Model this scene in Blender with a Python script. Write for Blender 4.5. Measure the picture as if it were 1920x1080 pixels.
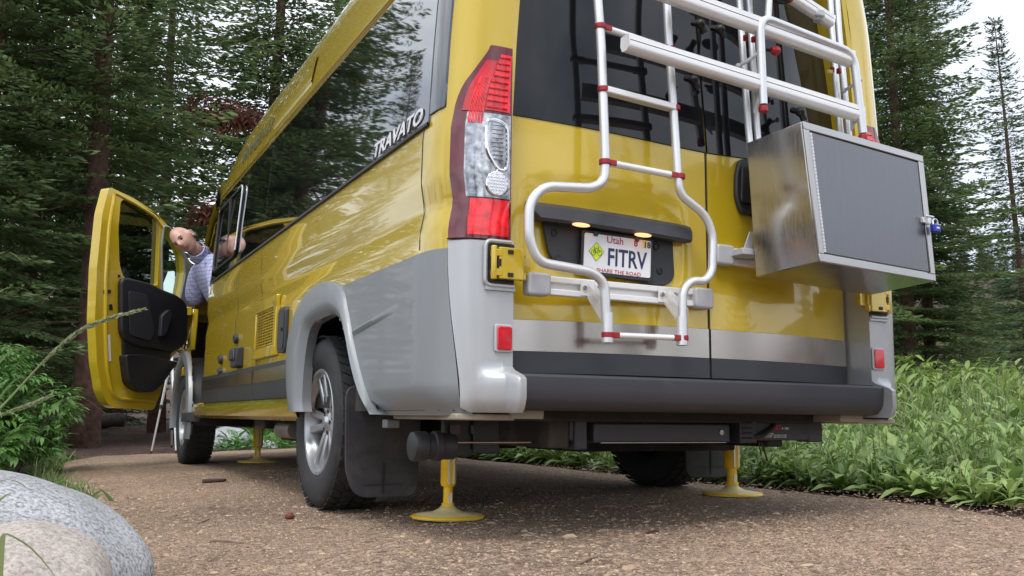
import bpy, bmesh, math, random
import numpy as np
from mathutils import Vector, Matrix
R_ = math.radians
rnd = random.Random(7)
for o in list(bpy.data.objects): bpy.data.objects.remove(o)
sc = bpy.context.scene
col = sc.collection

# ------------------------------------------------------------------ camera
CAM = np.array([-2.05, -2.50, .40]); YAW, PITCH, ROLL, FPX = .4735, .1415, .0108, 1710.
cf = np.array([math.sin(YAW)*math.cos(PITCH), math.cos(YAW)*math.cos(PITCH), math.sin(PITCH)])
cr = np.array([math.cos(YAW), -math.sin(YAW), 0.]); cu = np.cross(cr, cf)
cr, cu = cr*math.cos(ROLL)+cu*math.sin(ROLL), -cr*math.sin(ROLL)+cu*math.cos(ROLL)
cd = bpy.data.cameras.new('camera'); cam = bpy.data.objects.new('camera', cd); col.objects.link(cam)
cam.matrix_world = Matrix(((cr[0], cu[0], -cf[0], CAM[0]), (cr[1], cu[1], -cf[1], CAM[1]), (cr[2], cu[2], -cf[2], CAM[2]), (0, 0, 0, 1)))
cd.sensor_width = 36; cd.lens = 36*FPX/1920; cd.clip_start = .05; cd.clip_end = 2000
sc.camera = cam

# ------------------------------------------------------------------ sky and light
w = bpy.data.worlds.new('World'); sc.world = w; w.use_nodes = True
nt = w.node_tree; N = nt.nodes; L = nt.links; N.clear()
SUN_EL, SUN_AZ = R_(58), R_(215)
sky = N.new('ShaderNodeTexSky'); sky.sky_type = 'NISHITA'; sky.sun_disc = False
sky.sun_elevation = SUN_EL; sky.sun_rotation = SUN_AZ; sky.altitude = 2500; sky.dust_density = 2
tc = N.new('ShaderNodeTexCoord'); mp = N.new('ShaderNodeMapping'); mp.inputs['Scale'].default_value = (1, 1, 2.6)
L.new(tc.outputs['Generated'], mp.inputs[0])
cn = N.new('ShaderNodeTexNoise'); cn.inputs['Scale'].default_value = 2.2; cn.inputs['Detail'].default_value = 5; cn.inputs['Roughness'].default_value = .52
L.new(mp.outputs[0], cn.inputs['Vector'])
cl = N.new('ShaderNodeValToRGB'); cl.color_ramp.elements[0].position = .34; cl.color_ramp.elements[1].position = .70
cl.color_ramp.elements[0].color = (5.6, 6.3, 7.6, 1); cl.color_ramp.elements[1].color = (15.0, 15.4, 15.9, 1)
L.new(cn.outputs['Fac'], cl.inputs[0])
mx = N.new('ShaderNodeMix'); mx.data_type = 'RGBA'; mx.inputs[0].default_value = .92
L.new(sky.outputs[0], mx.inputs[6]); L.new(cl.outputs[0], mx.inputs[7])
bg = N.new('ShaderNodeBackground'); bg.inputs[1].default_value = .091
wo = N.new('ShaderNodeOutputWorld'); L.new(mx.outputs[2], bg.inputs[0]); L.new(bg.outputs[0], wo.inputs[0])
sd = bpy.data.lights.new('sun', 'SUN'); sd.energy = 1.5; sd.angle = R_(22); sd.color = (1, .96, .9)
so = bpy.data.objects.new('sun', sd); col.objects.link(so)
sdir = Vector((math.sin(SUN_AZ)*math.cos(SUN_EL), math.cos(SUN_AZ)*math.cos(SUN_EL), math.sin(SUN_EL)))
so.rotation_euler = sdir.to_track_quat('Z', 'Y').to_euler()
sc.view_settings.view_transform = 'Standard'; sc.view_settings.look = 'None'
sc.view_settings.gamma = 1; sc.view_settings.use_curve_mapping = False
sc.view_settings.exposure = .55
sc.render.engine = 'CYCLES'

# ------------------------------------------------------------------ measuring: a sight line met with a real surface
def ray(px, py): return cf + cr*(px-960)/FPX - cu*(py-540)/FPX
def onx(px, py, X): d = ray(px, py); return CAM + d*(X-CAM[0])/d[0]
def ony(px, py, Y): d = ray(px, py); return CAM + d*(Y-CAM[1])/d[1]
def onz(px, py, Z): d = ray(px, py); return CAM + d*(Z-CAM[2])/d[2]
def ond(px, py, D): return CAM + ray(px, py)*D
def onp(px, py, p0, n):
    d = ray(px, py); return CAM + d*(np.dot(np.array(p0)-CAM, n)/np.dot(d, n))

# ------------------------------------------------------------------ materials
def setin(b, **k):
    for n, v in k.items():
        n = n.replace('_', ' ')
        if n in b.inputs: b.inputs[n].default_value = v
def mat(name, rgb, rough=.5, metal=0., coat=0., spec=.5, var=.0, vscale=6., bump=0., bscale=40., trans=0., ior=1.5, rvar=0., dirt=None, dscale=3., dlo=.5, dhi=.7, sub=0.):
    m = bpy.data.materials.new(name); m.use_nodes = True; t = m.node_tree; b = t.nodes['Principled BSDF']
    setin(b, Base_Color=(*rgb, 1), Roughness=rough, Metallic=metal, Coat_Weight=coat, Coat_Roughness=.03, Specular_IOR_Level=spec, Transmission_Weight=trans, IOR=ior)
    tcn = t.nodes.new('ShaderNodeTexCoord'); last = None
    if var > 0:
        n = t.nodes.new('ShaderNodeTexNoise'); n.inputs['Scale'].default_value = vscale; n.inputs['Detail'].default_value = 6
        t.links.new(tcn.outputs['Object'], n.inputs['Vector'])
        r = t.nodes.new('ShaderNodeMapRange'); r.inputs[1].default_value = .3; r.inputs[2].default_value = .7; r.inputs[3].default_value = 1-var; r.inputs[4].default_value = 1+var
        t.links.new(n.outputs['Fac'], r.inputs[0])
        mm = t.nodes.new('ShaderNodeMix'); mm.data_type = 'RGBA'; mm.blend_type = 'MULTIPLY'; mm.inputs[0].default_value = 1
        mm.inputs[6].default_value = (*rgb, 1); t.links.new(r.outputs[0], mm.inputs[7]); last = mm.outputs[2]
    if dirt:
        n = t.nodes.new('ShaderNodeTexNoise'); n.inputs['Scale'].default_value = dscale; n.inputs['Detail'].default_value = 8; n.inputs['Roughness'].default_value = .65
        t.links.new(tcn.outputs['Object'], n.inputs['Vector'])
        r = t.nodes.new('ShaderNodeMapRange'); r.inputs[1].default_value = dlo; r.inputs[2].default_value = dhi
        t.links.new(n.outputs['Fac'], r.inputs[0])
        mm = t.nodes.new('ShaderNodeMix'); mm.data_type = 'RGBA'
        if last: t.links.new(last, mm.inputs[6])
        else: mm.inputs[6].default_value = (*rgb, 1)
        mm.inputs[7].default_value = (*dirt, 1); t.links.new(r.outputs[0], mm.inputs[0]); last = mm.outputs[2]
    if last: t.links.new(last, b.inputs['Base Color'])
    if rvar > 0:
        n = t.nodes.new('ShaderNodeTexNoise'); n.inputs['Scale'].default_value = 9; n.inputs['Detail'].default_value = 5
        t.links.new(tcn.outputs['Object'], n.inputs['Vector'])
        r = t.nodes.new('ShaderNodeMapRange'); r.inputs[3].default_value = max(0, rough-rvar); r.inputs[4].default_value = rough+rvar
        t.links.new(n.outputs['Fac'], r.inputs[0]); t.links.new(r.outputs[0], b.inputs['Roughness'])
    if bump > 0:
        n = t.nodes.new('ShaderNodeTexNoise'); n.inputs['Scale'].default_value = bscale; n.inputs['Detail'].default_value = 4
        t.links.new(tcn.outputs['Object'], n.inputs['Vector'])
        bp = t.nodes.new('ShaderNodeBump'); bp.inputs['Strength'].default_value = bump; bp.inputs['Distance'].default_value = .01
        t.links.new(n.outputs['Fac'], bp.inputs['Height']); t.links.new(bp.outputs[0], b.inputs['Normal'])
    return m
M = {}
M['yellow'] = mat('yellow_paint', (.565, .40, .018), .24, .15, 1., var=.03, vscale=1.5, rvar=.03)
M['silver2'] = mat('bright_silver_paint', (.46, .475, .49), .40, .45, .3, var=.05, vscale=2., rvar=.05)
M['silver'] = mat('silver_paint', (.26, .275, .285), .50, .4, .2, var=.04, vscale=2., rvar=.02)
M['glass_dark'] = mat('tinted_glass', (.006, .007, .009), .02, 0, 1., spec=.9, ior=1.7)
M['glass_rear'] = mat('tinted_rear_glass', (.006, .007, .009), .03, 0, 0, spec=.5, ior=1.48)
M['rubber'] = mat('rubber', (.022, .022, .024), .72, var=.15, bump=.12, bscale=60, dirt=(.12, .10, .085), dscale=5, dlo=.56, dhi=.82)
M['flap'] = mat('mud_flap_rubber', (.03, .03, .035), .6, var=.2, vscale=5, dirt=(.11, .10, .095), dscale=4, dlo=.45, dhi=.8)
M['plastic'] = mat('black_plastic', (.025, .026, .03), .5, var=.1, bump=.1, bscale=220)
M['bumper'] = mat('bumper_plastic', (.042, .043, .052), .48, var=.08, vscale=4, bump=.12, bscale=300, dirt=(.10, .09, .08), dscale=3, dlo=.6, dhi=.9)
M['trimdark'] = mat('dark_grey_vinyl', (.035, .036, .045), .38, var=.06)
M['stainless'] = mat('brushed_stainless', (.46, .42, .39), .20, .95, var=.05, vscale=2., rvar=.05)
M['alu'] = mat('anodised_aluminium', (.72, .73, .75), .34, .55, var=.04, rvar=.04)
M['alurail'] = mat('satin_aluminium_rail', (.80, .80, .80), .38, .25, var=.03)
M['plategrey'] = mat('grey_bracket_plastic', (.46, .47, .50), .42, .1, var=.05)
M['redplastic'] = mat('red_plastic', (.30, .012, .02), .4)
M['alloy'] = mat('alloy_wheel', (.45, .46, .48), .3, .7, var=.06, dirt=(.12, .11, .10), dscale=7, dlo=.55, dhi=.8)
M['black'] = mat('black_steel', (.012, .012, .013), .5, var=.2)
M['under'] = mat('underbody', (.02, .019, .018), .85, var=.3, dirt=(.08, .065, .05), dscale=4)
M['rust'] = mat('exhaust_steel', (.22, .19, .17), .5, .6, var=.3, vscale=12)
M['lampred'] = mat('red_lens', (.62, .008, .02), .10, 0, .6, var=.30, vscale=18)
M['lampredbright'] = mat('bright_red_lens', (.85, .010, .02), .10, 0, .8, var=.45, vscale=38)
M['lampdark'] = mat('dark_red_lens', (.12, .004, .015), .10, 0, .8, var=.25, vscale=14)
M['chrome'] = mat('reflector_chrome', (.80, .81, .83), .12, 1., var=.1, vscale=25)
M['clear'] = mat('clear_lens_insert', (.40, .41, .44), .12, .8, .8, var=.6, vscale=45)
M['white'] = mat('white_print', (.80, .80, .82), .5)
M['jack'] = mat('jack_yellow', (.95, .58, .02), .38, var=.12, vscale=14, dirt=(.45, .30, .08), dscale=14, dlo=.6, dhi=.85)
M['jackrod'] = mat('jack_rod', (.85, .80, .58), .35, .1, var=.1)
M['jackfoot'] = mat('jack_foot_plate', (.80, .68, .34), .5, var=.12, vscale=14)
M['plate'] = mat('licence_plate_white', (.74, .75, .78), .4)
M['navy'] = mat('plate_navy', (.02, .025, .09), .5)
M['redink'] = mat('plate_red', (.45, .02, .05), .5)
M['yellowsign'] = mat('plate_yellow_green', (.62, .78, .04), .5)
M['greenink'] = mat('sign_dark', (.04, .06, .02), .5)
M['sticker'] = mat('sticker_yellow', (.75, .66, .25), .5)
M['blue'] = mat('blue_padlock', (.015, .03, .32), .35, .2)
M['interior'] = mat('cab_interior', (.02, .02, .022), .8)
M['doorpanel'] = mat('door_panel_plastic', (.012, .012, .015), .48, bump=.1, bscale=150)
M['mirror'] = mat('mirror_glass', (.9, .95, .95), .02, 1.)
M['skin'] = mat('skin', (.56, .33, .265), .48, var=.22, vscale=22, bump=.25, bscale=90)
M['hair'] = mat('grey_hair', (.22, .19, .17), .8)
M['eye'] = mat('dark_eye', (.03, .02, .02), .3)
M['lip'] = mat('lip', (.35, .10, .09), .5)
M['trouser'] = mat('trousers', (.10, .10, .12), .8)
M['bark'] = mat('spruce_bark', (.115, .062, .045), .95, var=.45, vscale=14, bump=.9, bscale=22)
M['barkgrey'] = mat('grey_bark', (.07, .055, .048), .95, var=.4, vscale=14, bump=.8, bscale=22)
M['deadtwig'] = mat('dead_twig', (.16, .13, .11), .9, var=.3)
M['beige'] = mat('primed_metal', (.30, .27, .20), .6, var=.2)
def boxalu(name, base, rough):
    m = mat(name, base, rough, .92); t = m.node_tree; b = t.nodes['Principled BSDF']
    tcn = t.nodes.new('ShaderNodeTexCoord'); mpn = t.nodes.new('ShaderNodeMapping'); mpn.inputs['Scale'].default_value = (60, 60, 2)
    n = t.nodes.new('ShaderNodeTexNoise'); n.inputs['Scale'].default_value = 3; n.inputs['Detail'].default_value = 6
    t.links.new(tcn.outputs['Object'], mpn.inputs[0]); t.links.new(mpn.outputs[0], n.inputs['Vector'])
    n2 = t.nodes.new('ShaderNodeTexNoise'); n2.inputs['Scale'].default_value = 9; n2.inputs['Detail'].default_value = 8; n2.inputs['Roughness'].default_value = .7
    t.links.new(tcn.outputs['Object'], n2.inputs['Vector'])
    a = t.nodes.new('ShaderNodeMath'); a.operation = 'ADD'; t.links.new(n.outputs['Fac'], a.inputs[0]); t.links.new(n2.outputs['Fac'], a.inputs[1])
    r = t.nodes.new('ShaderNodeMapRange'); r.inputs[1].default_value = .7; r.inputs[2].default_value = 1.3; r.inputs[3].default_value = rough-.05; r.inputs[4].default_value = rough+.1
    t.links.new(a.outputs[0], r.inputs[0]); t.links.new(r.outputs[0], b.inputs['Roughness'])
    r2 = t.nodes.new('ShaderNodeMapRange'); r2.inputs[1].default_value = .7; r2.inputs[2].default_value = 1.3; r2.inputs[3].default_value = .88; r2.inputs[4].default_value = 1.12
    t.links.new(a.outputs[0], r2.inputs[0])
    mm = t.nodes.new('ShaderNodeMix'); mm.data_type = 'RGBA'; mm.blend_type = 'MULTIPLY'; mm.inputs[0].default_value = 1; mm.inputs[6].default_value = (*base, 1)
    t.links.new(r2.outputs[0], mm.inputs[7]); t.links.new(mm.outputs[2], b.inputs['Base Color'])
    return m
M['boxside'] = boxalu('box_sheet_aluminium', (.44, .43, .42), .17)
M['boxdoor'] = boxalu('box_door_aluminium', (.20, .205, .225), .33)
M['boxrim'] = mat('box_rim_aluminium', (.46, .46, .46), .3, .9, rvar=.06)
def emis(name, rgb, s):
    m = bpy.data.materials.new(name); m.use_nodes = True; b = m.node_tree.nodes['Principled BSDF']
    setin(b, Base_Color=(.4, .2, .1, 1), Emission_Color=(*rgb, 1), Emission_Strength=s); return m
M['platelamp'] = emis('plate_lamp_glow', (1, .45, .2), 1.3)

def leafmat(name, rgb, rgb2, rough=.55, tl=.35, scale=.7):
    m = bpy.data.materials.new(name); m.use_nodes = True; t = m.node_tree; t.nodes.clear()
    o = t.nodes.new('ShaderNodeOutputMaterial'); b = t.nodes.new('ShaderNodeBsdfPrincipled'); tr = t.nodes.new('ShaderNodeBsdfTranslucent'); mi = t.nodes.new('ShaderNodeMixShader')
    tcn = t.nodes.new('ShaderNodeNewGeometry'); n = t.nodes.new('ShaderNodeTexNoise'); n.inputs['Scale'].default_value = scale; n.inputs['Detail'].default_value = 3
    t.links.new(tcn.outputs['Position'], n.inputs['Vector'])
    add = t.nodes.new('ShaderNodeMath'); add.operation = 'MULTIPLY_ADD'; add.inputs[1].default_value = .55; add.inputs[2].default_value = -.25
    t.links.new(tcn.outputs['Random Per Island'], add.inputs[0])
    ad2 = t.nodes.new('ShaderNodeMath'); t.links.new(add.outputs[0], ad2.inputs[0]); t.links.new(n.outputs['Fac'], ad2.inputs[1])
    r = t.nodes.new('ShaderNodeMapRange'); r.inputs[1].default_value = .3; r.inputs[2].default_value = .75; t.links.new(ad2.outputs[0], r.inputs[0])
    c = t.nodes.new('ShaderNodeMix'); c.data_type = 'RGBA'; c.inputs[6].default_value = (*rgb, 1); c.inputs[7].default_value = (*rgb2, 1)
    t.links.new(r.outputs[0], c.inputs[0]); t.links.new(c.outputs[2], b.inputs['Base Color']); t.links.new(c.outputs[2], tr.inputs[0])
    b.inputs['Roughness'].default_value = rough; mi.inputs[0].default_value = tl
    t.links.new(b.outputs[0], mi.inputs[1]); t.links.new(tr.outputs[0], mi.inputs[2]); t.links.new(mi.outputs[0], o.inputs[0])
    return m
M['needle'] = leafmat('spruce_needles', (.068, .11, .040), (.165, .235, .082), .6, .4, .5)
M['needle2'] = leafmat('bluish_spruce_needles', (.055, .10, .05), (.125, .195, .09), .6, .38, .5)
M['needlefar'] = leafmat('far_spruce_needles', (.060, .095, .050), (.12, .17, .085), .6, .35, .3)
M['deadneedle'] = leafmat('dead_red_needles', (.13, .045, .028), (.24, .095, .055), .8, .2, 2)
M['weed'] = leafmat('meadow_leaves', (.11, .20, .04), (.32, .44, .13), .42, .3, 1.2)
M['weedfar'] = leafmat('meadow_far_leaves', (.15, .25, .05), (.36, .46, .14), .5, .35, .6)
M['shrub'] = leafmat('shrub_leaves', (.06, .17, .03), (.18, .34, .09), .42, .3, 2.)
M['grassblade'] = leafmat('grass_blades', (.12, .20, .06), (.26, .32, .14), .5, .3, 3.)
M['seed'] = leafmat('grass_seed_head', (.20, .24, .12), (.36, .38, .22), .6, .3, 20.)

# ------------------------------------------------------------------ mesh tools
class MB:
    def __init__(s): s.v = []; s.f = []; s.mi = []
    def add(s, vs, fs, m=0):
        k = len(s.v); s.v += [tuple(map(float, p)) for p in vs]; s.f += [tuple(i+k for i in f) for f in fs]; s.mi += [m]*len(fs); return s
    def box(s, c, d, rot=None, m=0):
        c = Vector(c); h = Vector(d)/2; P = []
        for z in (-1, 1):
            for y in (-1, 1):
                for x in (-1, 1):
                    p = Vector((x*h.x, y*h.y, z*h.z)); P.append((rot @ p if rot else p) + c)
        return s.add(P, [(0, 2, 3, 1), (4, 5, 7, 6), (0, 1, 5, 4), (2, 6, 7, 3), (0, 4, 6, 2), (1, 3, 7, 5)], m)
    def hexa(s, P, m=0):   # P: 4 front pts then 4 back pts
        return s.add(P, [(0, 1, 2, 3), (7, 6, 5, 4), (0, 4, 5, 1), (1, 5, 6, 2), (2, 6, 7, 3), (3, 7, 4, 0)], m)
    def prism(s, poly, vec, m=0):
        n = len(poly); a = [Vector(p) for p in poly]; b = [p+Vector(vec) for p in a]
        return s.add(a+b, [tuple(range(n)), tuple(range(2*n-1, n-1, -1))]+[(i, i+n, (i+1) % n+n, (i+1) % n) for i in range(n)], m)
    def tube(s, pts, r, n=12, cap=True, m=0):
        pts = [Vector(p) for p in pts]; rr = r if isinstance(r, (list, tuple)) else [r]*len(pts)
        ring = []; up = None
        for i, p in enumerate(pts):
            d = (pts[min(i+1, len(pts)-1)]-pts[max(i-1, 0)]).normalized()
            if up is None: up = d.orthogonal().normalized()
            up = (up-d*up.dot(d)).normalized(); sd_ = d.cross(up)
            ring.append([p+(up*math.cos(2*math.pi*k/n)+sd_*math.sin(2*math.pi*k/n))*rr[i] for k in range(n)])
        vs = [q for g in ring for q in g]; fs = []
        for i in range(len(pts)-1):
            for k in range(n): fs.append((i*n+k, i*n+(k+1) % n, (i+1)*n+(k+1) % n, (i+1)*n+k))
        if cap: fs += [tuple(range(n-1, -1, -1)), tuple((len(pts)-1)*n+k for k in range(n))]
        return s.add(vs, fs, m)
    def lathe(s, prof, n=32, mtx=None, m=0, close=False):   # prof: (r, h) about local Z
        vs = []; fs = []; q = len(prof)
        for k in range(n):
            a = 2*math.pi*k/n
            for r, h in prof:
                p = Vector((r*math.cos(a), r*math.sin(a), h)); vs.append(mtx @ p if mtx else p)
        for k in range(n):
            for i in range(q-1 if not close else q):
                j = (i+1) % q
                fs.append((k*q+i, ((k+1) % n)*q+i, ((k+1) % n)*q+j, k*q+j))
        return s.add(vs, fs, m)
    def grid(s, rows, m=0, flip=False, keep=None):
        nr = len(rows); nc = len(rows[0]); vs = [p for r in rows for p in r]; fs = []
        for i in range(nr-1):
            for j in range(nc-1):
                if keep:
                    c = (np.array(rows[i][j])+np.array(rows[i+1][j+1]))/2
                    if not keep(c): continue
                f = (i*nc+j, i*nc+j+1, (i+1)*nc+j+1, (i+1)*nc+j); fs.append(f[::-1] if flip else f)
        return s.add(vs, fs, m)
    def sphere(s, c, r, n=12, m=0):
        sx, sy, sz = r if isinstance(r, (tuple, list)) else (r, r, r)
        rows = [[(c[0]+sx*math.sin(math.pi*i/n)*math.cos(2*math.pi*j/(2*n)), c[1]+sy*math.sin(math.pi*i/n)*math.sin(2*math.pi*j/(2*n)), c[2]-sz*math.cos(math.pi*i/n)) for j in range(2*n+1)] for i in range(n+1)]
        return s.grid(rows, m)
def link(name, me, parent=None, mats=None):
    o = bpy.data.objects.new(name, me); col.objects.link(o)
    if parent: o.parent = parent; o.matrix_parent_inverse = parent.matrix_world.inverted() if False else Matrix.Translation(-world_loc(parent))
    return o
def world_loc(o):
    v = Vector((0, 0, 0))
    while o is not None: v = v + o.location + o.matrix_parent_inverse.translation; o = o.parent
    return v
def obj(name, mb, mats, parent=None, smooth=True, bevel=0., seg=2, ang=35, solid=0., label=None, weld=True, local=False, kind=None, fix=True):
    me = bpy.data.meshes.new(name); me.from_pydata(mb.v, [], mb.f)
    mats = mats if isinstance(mats, (list, tuple)) else [mats]
    for m in mats: me.materials.append(M[m] if isinstance(m, str) else m)
    if len(mats) > 1: me.polygons.foreach_set('material_index', mb.mi)
    if weld or fix:
        bm = bmesh.new(); bm.from_mesh(me)
        if weld: bmesh.ops.remove_doubles(bm, verts=bm.verts, dist=1e-5)
        if fix: bmesh.ops.recalc_face_normals(bm, faces=bm.faces)
        bm.to_mesh(me); bm.free()
    if smooth:
        me.polygons.foreach_set('use_smooth', [True]*len(me.polygons)); me.set_sharp_from_angle(angle=R_(ang))
    me.update()
    o = bpy.data.objects.new(name, me); col.objects.link(o)
    if parent:
        o.parent = parent
        if not local: o.matrix_parent_inverse = Matrix.Translation(-world_loc(parent))
    if solid:
        md = o.modifiers.new('thickness', 'SOLIDIFY'); md.thickness = solid; md.offset = -1
    if bevel:
        md = o.modifiers.new('bevel', 'BEVEL'); md.width = bevel; md.segments = seg; md.limit_method = 'ANGLE'; md.angle_limit = R_(35)
        md.harden_normals = False
        me.polygons.foreach_set('use_smooth', [True]*len(me.polygons)); 
    if label: o['label'] = label
    if kind: o['kind'] = kind
    return o
def tag(o, label=None, cat=None, group=None, kind=None):
    if label: o['label'] = label
    if cat: o['category'] = cat
    if group: o['group'] = group
    if kind: o['kind'] = kind
    return o
def empty(name, loc, label=None, cat=None, group=None):
    o = bpy.data.objects.new(name, None); col.objects.link(o); o.location = loc; o.empty_display_size = .2
    return tag(o, label, cat, group)
def rounded(pts, r, n=6):
    pts = [Vector(p) for p in pts]; out = [pts[0]]
    for i in range(1, len(pts)-1):
        a, b, c = pts[i-1], pts[i], pts[i+1]; u = (a-b); v = (c-b); k = min(r, u.length*.49, v.length*.49)
        p = b+u.normalized()*k; q = b+v.normalized()*k
        for t in range(n+1):
            t /= n; out.append(p*(1-t)**2+b*2*t*(1-t)+q*t*t)
    return out+[pts[-1]]
def rpoly(pts, r, n=4):   # rounded closed polygon
    P = [Vector(p) for p in pts]; out = []
    for i in range(len(P)):
        a, b, c = P[i-1], P[i], P[(i+1) % len(P)]; u = a-b; v = c-b; k = min(r, u.length*.45, v.length*.45)
        p = b+u.normalized()*k; q = b+v.normalized()*k
        for t in range(n+1):
            t /= n; out.append(p*(1-t)**2+b*2*t*(1-t)+q*t*t)
    return out
def inpoly(x, y, P):
    c = False; j = len(P)-1
    for i in range(len(P)):
        if (P[i][1] > y) != (P[j][1] > y) and x < (P[j][0]-P[i][0])*(y-P[i][1])/(P[j][1]-P[i][1])+P[i][0]: c = not c
        j = i
    return c
def text(name, s, m, size, mtx, parent, depth=.0008, shear=0, label=None, bold=0, align='LEFT', xs=1.):
    cu_ = bpy.data.curves.new(name, 'FONT'); cu_.body = s; cu_.size = size; cu_.extrude = depth; cu_.shear = shear; cu_.offset = bold; cu_.align_x = align
    cu_.resolution_u = 3
    t = bpy.data.objects.new('tmp', cu_); col.objects.link(t)
    dg = bpy.context.evaluated_depsgraph_get(); me = bpy.data.meshes.new_from_object(t.evaluated_get(dg)); bpy.data.objects.remove(t)
    me.transform(Matrix.Scale(xs, 4, (1, 0, 0))); me.transform(mtx); me.materials.clear(); me.materials.append(M[m]); me.name = name
    o = bpy.data.objects.new(name, me); col.objects.link(o)
    if parent: o.parent = parent; o.matrix_parent_inverse = Matrix.Translation(-world_loc(parent))
    if label: o['label'] = label
    return o
def frame(o, x, y):  # matrix from origin, x axis, y axis
    x = Vector(x).normalized(); z = x.cross(Vector(y)).normalized(); y = z.cross(x)
    return Matrix(((x.x, y.x, z.x, o[0]), (x.y, y.y, z.y, o[1]), (x.z, y.z, z.z, o[2]), (0, 0, 0, 1)))
def lerp(a, b, t): return a+(b-a)*t
def interp(x, tab):
    if x <= tab[0][0]: return tab[0][1]
    for (a, b), (c, d) in zip(tab, tab[1:]):
        if x <= c: return b+(d-b)*(x-a)/(c-a)
    return tab[-1][1]

# ================================================================== GROUND
def hpad(x, y): return .033*(x+.95)
def vnoise(x, y, s=1., seed=0):
    x = x*s+seed*17.3; y = y*s-seed*9.1
    return (math.sin(x*1.7+math.sin(y*1.3+seed))*.5+math.sin(y*2.1+math.sin(x*.9)*1.7)*.3+math.sin((x+y)*3.3+seed)*.2)
def xr_edge(y): return 1.36+.05*vnoise(y, 0, 1.3)+.03*vnoise(y, 3, 4.1)+max(0, .55-y)*.12+max(0, y-2)*-.01
def xl_edge(y): return -1.95-.12*vnoise(y, 2, .7)-.02*vnoise(y, 2, 4)-max(0, .5-y)*.6+max(0, y-5)*.10
YP = 7.9
def sstep(a, b, x):
    t = min(1, max(0, (x-a)/(b-a))); return t*t*(3-2*t)
def hground(x, y):
    base = hpad(min(max(x, -3), 1.6), y)-.05
    base += .036*sstep(1.2, 1.36, x)+.036*sstep(-1.85, -2.05, x)*0+(.036 if x < -2.0 else 0)
    d = max(0, x-1.5)
    base += .035*max(0, d-.5)*sstep(0, 6, d)
    base += .018*max(0, y-8.5)*sstep(8, 30, y)
    base += .03*vnoise(x, y, .6, 1)*sstep(1.5, 3, abs(x+.3)+max(0, y-6))
    if x < -3: base += .01*(-3-x)
    r = math.hypot(x, y)
    base += 17*sstep(50, 160, x+.35*y)*sstep(30, 90, r)   # hillside far to the right
    return base
def at(px, d):   # ground position below picture column px at ground distance d
    q = ray(px, 700); h = q[:2]/np.linalg.norm(q[:2]); return CAM[0]+h[0]*d, CAM[1]+h[1]*d
def axis(lo, hi, near, dn, grow):
    v = [near[0]]
    while v[-1] < near[1]: v.append(v[-1]+dn)
    s = dn
    while v[-1] < hi: s *= grow; v.append(v[-1]+s)
    s = dn; 
    while v[0] > lo: s *= grow; v.insert(0, v[0]-s)
    return v
def groundmat(name, cols, scales, bump, dist):
    m = bpy.data.materials.new(name); m.use_nodes = True; t = m.node_tree; b = t.nodes['Principled BSDF']; b.inputs['Roughness'].default_value = .92
    b.inputs['Specular IOR Level'].default_value = .25
    g = t.nodes.new('ShaderNodeNewGeometry'); prev = None
    n0 = t.nodes.new('ShaderNodeTexNoise'); n0.inputs['Scale'].default_value = scales[0]; n0.inputs['Detail'].default_value = 10; n0.inputs['Roughness'].default_value = .72
    t.links.new(g.outputs['Position'], n0.inputs['Vector'])
    cr_ = t.nodes.new('ShaderNodeValToRGB'); e = cr_.color_ramp.elements
    e[0].position = .30; e[0].color = (*cols[0], 1); e[1].position = .72; e[1].color = (*cols[-1], 1)
    for i, c in enumerate(cols[1:-1]):
        q = e.new(.30+.42*(i+1)/(len(cols)-1)); q.color = (*c, 1)
    t.links.new(n0.outputs['Fac'], cr_.inputs[0])
    vo = t.nodes.new('ShaderNodeTexVoronoi'); vo.inputs['Scale'].default_value = scales[1]; t.links.new(g.outputs['Position'], vo.inputs['Vector'])
    hs = t.nodes.new('ShaderNodeSeparateColor'); t.links.new(vo.outputs['Color'], hs.inputs[0])
    r = t.nodes.new('ShaderNodeMapRange'); r.inputs[3].default_value = .55; r.inputs[4].default_value = 1.45; t.links.new(hs.outputs[0], r.inputs[0])
    mm = t.nodes.new('ShaderNodeMix'); mm.data_type = 'RGBA'; mm.blend_type = 'MULTIPLY'; mm.inputs[0].default_value = 1
    t.links.new(cr_.outputs[0], mm.inputs[6]); t.links.new(r.outputs[0], mm.inputs[7])
    n2 = t.nodes.new('ShaderNodeTexNoise'); n2.inputs['Scale'].default_value = .9; n2.inputs['Detail'].default_value = 5; t.links.new(g.outputs['Position'], n2.inputs['Vector'])
    r2 = t.nodes.new('ShaderNodeMapRange'); r2.inputs[1].default_value = .3; r2.inputs[2].default_value = .7; r2.inputs[3].default_value = .66; r2.inputs[4].default_value = 1.25
    t.links.new(n2.outputs['Fac'], r2.inputs[0])
    m3 = t.nodes.new('ShaderNodeMix'); m3.data_type = 'RGBA'; m3.blend_type = 'MULTIPLY'; m3.inputs[0].default_value = 1
    t.links.new(mm.outputs[2], m3.inputs[6]); t.links.new(r2.outputs[0], m3.inputs[7]); t.links.new(m3.outputs[2], b.inputs['Base Color'])
    ad = t.nodes.new('ShaderNodeMath'); t.links.new(vo.outputs['Distance'], ad.inputs[0]); t.links.new(n0.outputs['Fac'], ad.inputs[1])
    bp = t.nodes.new('ShaderNodeBump'); bp.inputs['Strength'].default_value = bump; bp.inputs['Distance'].default_value = dist
    t.links.new(ad.outputs[0], bp.inputs['Height']); t.links.new(bp.outputs[0], b.inputs['Normal'])
    return m
M['duff'] = groundmat('forest_floor', [(.035, .022, .018), (.085, .052, .042), (.15, .10, .08)], (9, 30), .8, .03)
M['gravel'] = groundmat('pink_gravel', [(.18, .118, .08), (.41, .29, .205), (.56, .43, .32)], (34, 130), 1., .014)

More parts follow.
